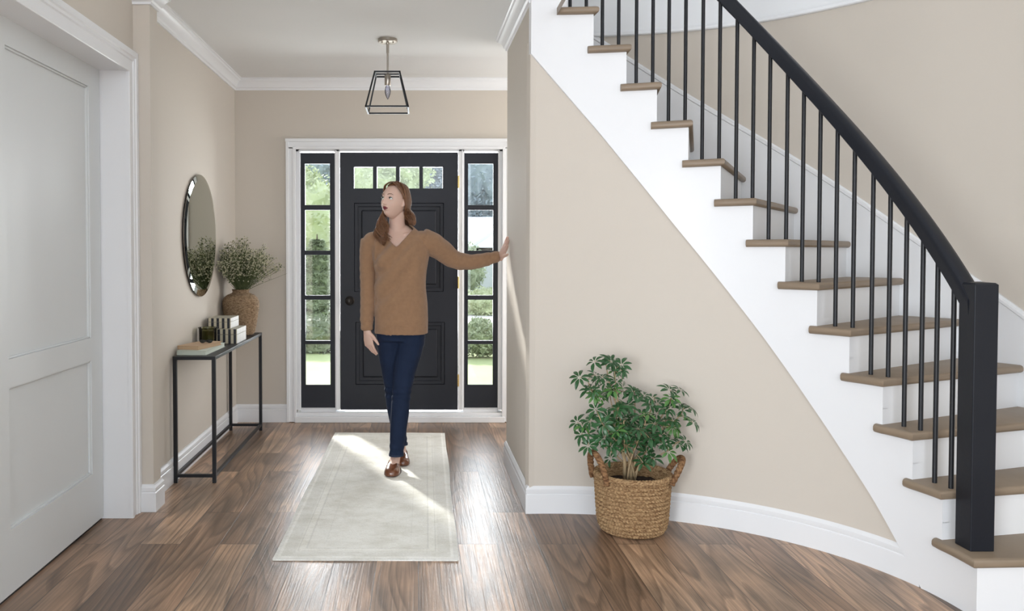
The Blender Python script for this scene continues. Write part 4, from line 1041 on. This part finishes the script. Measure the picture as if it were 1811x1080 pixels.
# loafers
def shoe(toe, heel):
    toe, heel = Vector(toe), Vector(heel); L_ = (heel-toe).length; D = (heel-toe).normalized(); S = Vector((-D.y, D.x, 0))
    def sect(q, w_, h, z0=.006, n=20, p=2.5):
        c = toe + D*L_*q; out = []
        for k in range(n):
            t = PI*k/(n-1); cs, sn = math.cos(t), math.sin(t)
            out.append(c + S*w_*math.copysign(abs(cs)**(2/p), cs) + Vector((0, 0, z0+h*abs(sn)**(2/p))))
        return out
    prof = [(.0, .010, .012), (.02, .026, .026), (.08, .038, .036), (.18, .045, .042), (.30, .0465, .047), (.42, .044, .056), (.50, .040, .060)]
    u = MB(); u.loft([sect(*a) for a in prof] + [sect(.50, .036, .053)] + [sect(.47, .030, .040)]); r = u.build('shoe', M['leather'], wm, smooth=True, angle=60)
    # open heel counter: walls only
    u = MB(); n = 31; outer, inn, ot, it = [], [], [], []
    for k in range(n):
        t = -PI*.5 + PI*k/(n-1); hw = .034
        def P_(wi, z):
            if abs(t) > PI*.5-1e-6: pass
            return toe + D*L_*(.50) + S*math.sin(t)*wi + D*(math.cos(t)**.7 if math.cos(t) > 0 else 0)*(L_*.5-(.035-wi)) + Vector((0, 0, z))
        ch = .048 + .016*max(0, math.cos(t))
        outer.append(P_(.0375, .008)); ot.append(P_(.0350, ch)); it.append(P_(.0320, ch)); inn.append(P_(.0330, .012))
    u.loft([outer, ot, it, inn], cap=False, closed=False); u.build('heel_counter', M['leather'], r, smooth=True, angle=60)
    u = MB(); pts = []
    for k in range(40):
        t = 2*PI*k/40; a = math.cos(t); w_ = .0475*(1-.22*max(0, a)**1.0)*abs(math.sin(t))**.75*math.copysign(1, math.sin(t))
        pts.append(toe + D*(L_*.5*(1+a)+.0) + S*w_)
    u.loft([[p+Vector((0, 0, z)) for p in pts] for z in (.0, .009)]); u.build('sole', M['sole'], r)
    # tongue strap and moccasin seam over the vamp
    u = MB(); arc = []
    for k in range(15):
        t = PI*(k+1)/16; arc.append(toe + D*L_*(.42-.29*math.sin(t)) + S*.036*math.cos(t) + Vector((0, 0, .0500-.0105*math.sin(t))))
    u.tube(arc, .0022, 6); u.build('seam', M['leather'], r, smooth=True)
    return r
RZ = .0105
def lift(o):
    for q in [o]+list(o.children_recursive):
        for v in q.data.vertices: v.co.z += RZ
lift(shoe((-.160, 4.715, 0), (-.136, 4.945, 0))); lift(shoe((-.094, 4.955, 0), (-.108, 5.185, 0)))
# hair: a fitted cap and many wavy locks
hr = MB()
b = bmesh.new(); bmesh.ops.create_icosphere(b, subdivisions=5, radius=1)
kill = []
for v in b.verts:
    x, y, z = v.co; l = Vector((x*.0815, y*.103+.006, z*.119+.005))
    if l.y < -.022 and l.z < .092 + (l.y+.03)*.30 - .10*max(0, abs(l.x)-.04): kill.append(v)
    elif l.z < -.030 and l.y < .055: kill.append(v)
    elif abs(l.x) > .05 and l.y < .020 and l.z < .012: kill.append(v)
    v.co = hp(*l)
bmesh.ops.delete(b, geom=kill, context='VERTS'); hr.merge(b)
random.seed(3)
def scalp(phi, el, k=1.0):     # phi: 0 faces forward, + towards her left; el: elevation
    x, y, z = math.sin(phi)*math.cos(el), -math.cos(phi)*math.cos(el), math.sin(el)
    return hp(x*.084*k, (y*.106+.006)*k, z*.121*k+.004)
def lock(pts, r0, r1, wave=.006, nw=3.0, ph=0):
    P_ = [Vector(p) for p in pts]; out = []
    n_ = 26
    for i in range(n_):     # Catmull-Rom
        q = i/(n_-1)*(len(P_)-1); j = min(int(q), len(P_)-2); t = q-j
        p0, p1, p2, p3 = P_[max(j-1, 0)], P_[j], P_[j+1], P_[min(j+2, len(P_)-1)]
        p = .5*((2*p1) + (p2-p0)*t + (2*p0-5*p1+4*p2-p3)*t*t + (3*p1-p0-3*p2+p3)*t**3)
        f_ = max(0, i/(n_-1)-.35)/.65
        p += Vector((math.cos(ph+nw*2*PI*f_), math.sin(ph+nw*2*PI*f_), 0))*wave*min(1, f_*2)
        out.append(p)
    hr.tube(out, [(r0+(r1-r0)*(i/(n_-1))**1.5)*(.45+.55*min(1, i/4)) for i in range(n_)], 7, flat=.7)
D2 = math.radians
jit = lambda s_: random.uniform(-s_, s_)
for i in range(150):       # her left side and back: a smooth wave that turns in at the shoulder
    phi = D2(88 + 90*(i/149)**.9 + jit(3))
    part = hp(.012+jit(.004), -.045 + .09*min(1, (phi-1)/2), .121)
    f_ = min(1, max(0, (phi-D2(88))/D2(90))); q = random.random()
    e1 = scalp(phi, D2(8), 1.02+jit(.02)); e2 = scalp(phi, D2(8), 1.03+jit(.01)) - Vector((0, 0, .048)) - (scalp(phi, D2(8), 1.0)-HC)*.05
    mid = Vector((-.080 + .054*min(1, f_/.45) - .10*max(0, f_-.45) + jit(.004), 4.885 + .10*f_, 1.528+jit(.006)))
    end = Vector((-.064 + .040*min(1, f_/.45) - .10*max(0, f_-.45) + jit(.005), 4.862 + .10*f_ + jit(.010), 1.482 - .010*min(1, f_/.3) + jit(.010)))
    lock([part, scalp(phi*.9, D2(48), 1.03), e1, e2, mid, (mid+end)/2+Vector((.012*(1-f_), -.006, -.008)), end], random.uniform(.0055, .0075), .0022, .003, 1.2, phi*3)
for i in range(150):       # her right side, gathered forward over the shoulder in loose curls
    phi = -D2(84 + 84*random.random())
    part = hp(.010+jit(.004), -.045 + .08*min(1, (-phi-1)/2), .121)
    e1 = scalp(phi, D2(6), 1.02+jit(.02)); e2 = scalp(phi, D2(-28), 1.06)
    q = i/149; grp = math.floor(q*6)
    mid = Vector((-.255 + .066*q + jit(.005), 4.885-.03*q + jit(.008), 1.465 + jit(.008)))
    end = Vector((-.222 + .055*q + jit(.005), 4.800 + jit(.010), 1.352 + .045*abs(q-.25) + jit(.012)))
    e2.x = min(e2.x, -.185)
    lock([part, scalp(phi*.9, D2(48), 1.03), e1, e2, mid, (mid+end)/2+Vector((-.016+.014*q, -.012, 0)), end], random.uniform(.0055, .008), .0018, .011, 1.9, grp*1.1+jit(.3))
for s_ in (1, -1):        # front hair swept from the parting to the temples
    for i in range(22):
        q = i/21; lock([hp(.012, -.045-.018*q, .114-.006*q), hp(s_*.028+.006, -.055-.012*q, .106-.008*q), hp(s_*.056, -.045-.010*q, .086-.008*q), hp(s_*.076, -.022-.008*q, .050-.008*q), hp(s_*.083, .002-.006*q, .008), hp(s_*.086, .022, -.040)], .0065, .004, .002, 1, q*5)
hair = hr.build('hair', M['hair'], wm, smooth=True)

# ------------------------------------------------------------------ outside
GZ = -.32
m = MB(); m.box(-60, 60, YD+.16, 90, GZ-.1, GZ); lawn = struct(m.build('lawn', M['grass']))
m = MB(); m.box(-3.5, 3.5, YD+.16, YD+1.9, -.2, -.05); struct(m.build('porch_slab', M['drive']))
m = MB(); pts = [(-40, 24.6), (-2.5, 20.8), (.2, 18.6), (1.2, 18.0), (6, 17.6), (40, 17.2)]; pt2 = [(40, 21.2), (6, 20.6), (1.6, 20.9), (.4, 21.6), (-2.5, 24.6), (-40, 29)]
m.loft([[Vector((x, y, z)) for x, y in pts+pt2] for z in (GZ, GZ+.015)]); struct(m.build('driveway', M['drive']))
def foliage(mb, c, r, n, size, seed=0):
    rnd = random.Random(seed); c = Vector(c)
    b = bmesh.new(); bmesh.ops.create_icosphere(b, subdivisions=4, radius=1)
    for v in b.verts:
        k = .86 + .30*noise.noise(v.co*2.6+Vector((seed, 0, 0))) + .12*noise.noise(v.co*7)
        v.co = c + Vector((v.co.x*r[0]*k, v.co.y*r[1]*k, v.co.z*r[2]*k))
    mb.merge(b)
    for i in range(n):
        d = Vector((rnd.gauss(0, 1), rnd.gauss(0, 1), rnd.gauss(0, 1))).normalized(); k = rnd.uniform(.82, 1.08) + .28*noise.noise(d*2.6+Vector((seed, 0, 0)))
        p = c + Vector((d.x*r[0], d.y*r[1], d.z*r[2]))*k
        a = Vector((rnd.gauss(0, 1), rnd.gauss(0, 1), rnd.gauss(0, 1))).normalized(); e = a.orthogonal().normalized(); s_ = size*rnd.uniform(.5, 1.3)
        mb._f([mb.bm.verts.new(p+a*s_), mb.bm.verts.new(p+e*s_*.6), mb.bm.verts.new(p-a*s_), mb.bm.verts.new(p-e*s_*.6)])
def tree(name, x, y, clumps, mt, label, trunk=.15, leaf=.12, n=700, cat='tree', grp=None):
    r = thing(name, (x, y, GZ), label, cat, grp)
    g = MB()
    for i, (dx, dy, z, rx, ry, rz) in enumerate(clumps): foliage(g, (x+dx, y+dy, GZ+z), (rx, ry, rz), n, leaf, i*7+int(abs(x*10)))
    g.build('foliage', mt, r)
    if trunk:
        top = max(c_[2] for c_ in clumps); g = MB(); g.tube([(x, y, GZ), (x+.03, y, GZ+top*.5), (x, y, GZ+top*.9)], [trunk, trunk*.7, trunk*.3], 10); g.build('trunk', M['bark'], r, smooth=True)
tree('tree', -3.0, 22, [(0, 0, 2.3, 1.3, 1.2, 1.5), (-.6, .3, 3.1, 1.0, 1.0, 1.0), (.8, .1, 1.7, 1.0, 1, 1.0)], M['follight'], 'light green leafy tree seen through the left sidelight', .15, .06, 2200)
def conifer(name, x, y, h, r, mt, label):
    root = thing(name, (x, y, GZ), label, 'tree'); g = MB(); rnd = random.Random(int(x*100))
    g.tube([(x, y, GZ), (x, y, GZ+h)], [.09, .01], 8); g.build('trunk', M['bark'], root)
    g = MB()
    for lay in range(30):
        q = lay/30; z = GZ+h*(.05+.93*q); R_ = r*(1-q)**.85+.05
        for k in range(22):
            a = 2*PI*k/22+lay*.7+rnd.uniform(-.2, .2); L_ = R_*rnd.uniform(.7, 1.12); d = Vector((math.cos(a), math.sin(a), rnd.uniform(-.35, -.05))); s_ = Vector((-math.sin(a), math.cos(a), 0))
            for j in range(9):
                f = .16+.105*j
                for sd_ in (-1, 1):
                    c = Vector((x, y, z))+d*L_*f+s_*sd_*.03*(1.2-f); e_ = c+s_*sd_*rnd.uniform(.05, .11)*(1.25-f)+d*rnd.uniform(.03, .08)+Vector((0, 0, rnd.uniform(-.03, .03)))
                    g._f([g.bm.verts.new(c), g.bm.verts.new((c+e_)/2+d*.018), g.bm.verts.new(e_), g.bm.verts.new((c+e_)/2-d*.018-Vector((0, 0, .012)))])
    for q in range(7): foliage(g, (x, y, GZ+h*(.10+.12*q)), (r*.70*(1-q/8), r*.70*(1-q/8), h*.09), 420, .035, q)
    g.build('foliage', mt, root)
conifer('conifer', -1.88, 15.3, 1.95, .95, M['fol'], 'young conifer on the lawn seen through the left sidelight')
tree('shrub', -1.75, 13.4, [(0, 0, .25, .8, .4, .32), (-.9, .1, .22, .5, .4, .30), (.9, .2, .22, .6, .4, .30)], M['foldark'], 'low dark shrub bed behind the lawn, left of the driveway', 0, .03, 2200, 'shrub')
# far wood: large trees, haze put into their leaf colour
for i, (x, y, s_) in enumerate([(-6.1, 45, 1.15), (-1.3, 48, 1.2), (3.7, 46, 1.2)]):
    tree('tree', x, y, [(0, 0, 6.0*s_, 2.3, 2.2, 3.6*s_), (-1.2, .4, 4.2*s_, 1.6, 1.8, 2.6), (1.3, .2, 4.4*s_, 1.5, 1.8, 2.7), (0, .2, 2.2, 2.4, 2, 2.0)], M['folhaze'],
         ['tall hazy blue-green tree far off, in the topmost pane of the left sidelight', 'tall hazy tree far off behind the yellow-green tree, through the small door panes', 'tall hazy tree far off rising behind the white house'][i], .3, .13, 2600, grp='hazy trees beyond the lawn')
tree('tree', -1.6, 30, [(0, 0, 4.0, 1.3, 1.2, 1.4), (.9, 0, 4.6, 1.2, 1, 1.2), (-.9, .1, 3.0, 1.1, 1, 1.2)], M['follight'], 'pale yellow-green tree seen through the small panes at the top of the door', .2, .07, 2200)
# seen through the right sidelight
tree('tree', 1.22, 22, [(0, 0, 1.15, .52, .5, .75), (-.3, 0, .7, .35, .4, .5)], M['fol'], 'small round green tree beside the grey garage wall', .08, .04, 1800)
tree('shrub', 1.70, 20.95, [(0, 0, .35, .55, .4, .35), (.5, .1, .3, .4, .4, .3)], M['follight'], 'pale flowering shrub at the foot of the white house', 0, .035, 1500, 'shrub')
tree('shrub', .95, 12.7, [(0, 0, .30, .30, .3, .28), (.42, 0, .28, .28, .3, .27), (-.38, 0, .2, .25, .3, .2)], M['fol'], 'rounded green shrubs on the lawn in front of the driveway', 0, .028, 1800, 'shrub')
hs = thing('house', (3.2, 33, GZ), 'white house with a pale gabled roof seen through the right sidelight', 'house')
m = MB(); m.box(2.2, 9, 36, 44, GZ, 1.5); m.box(2.1, 6.6, 30, 36, GZ, 1.45); m.build('wall', M['siding'], hs)
m = MB(); m.loft([[Vector((x, y, z)) for y, z in ((35.4, 1.42), (40, 2.98), (44.6, 1.42), (44.6, 1.32), (40, 2.84), (35.4, 1.32))] for x in (1.6, 9.5)]); m.build('roof', M['roof'], hs)
m = MB(); m.loft([[Vector((x, y, z)) for x, z in ((1.72, 1.40), (4.4, 3.25), (7.0, 1.40), (7.0, 1.30), (4.4, 3.12), (1.72, 1.30))] for y in (29.98, 38.5)]); m.build('roof', M['roof'], hs)
m = MB(); m.loft([[Vector((x, y, z)) for x, z in ((1.8, 1.34), (4.4, 3.16), (7.0, 1.34))] for y in (30, 30.1)]); m.build('gable', M['siding'], hs)
m = MB(); m.box(1.95, 3.4, 29.3, 29.9, GZ, 1.0); m.build('garage_wall', M['greywall'], hs)
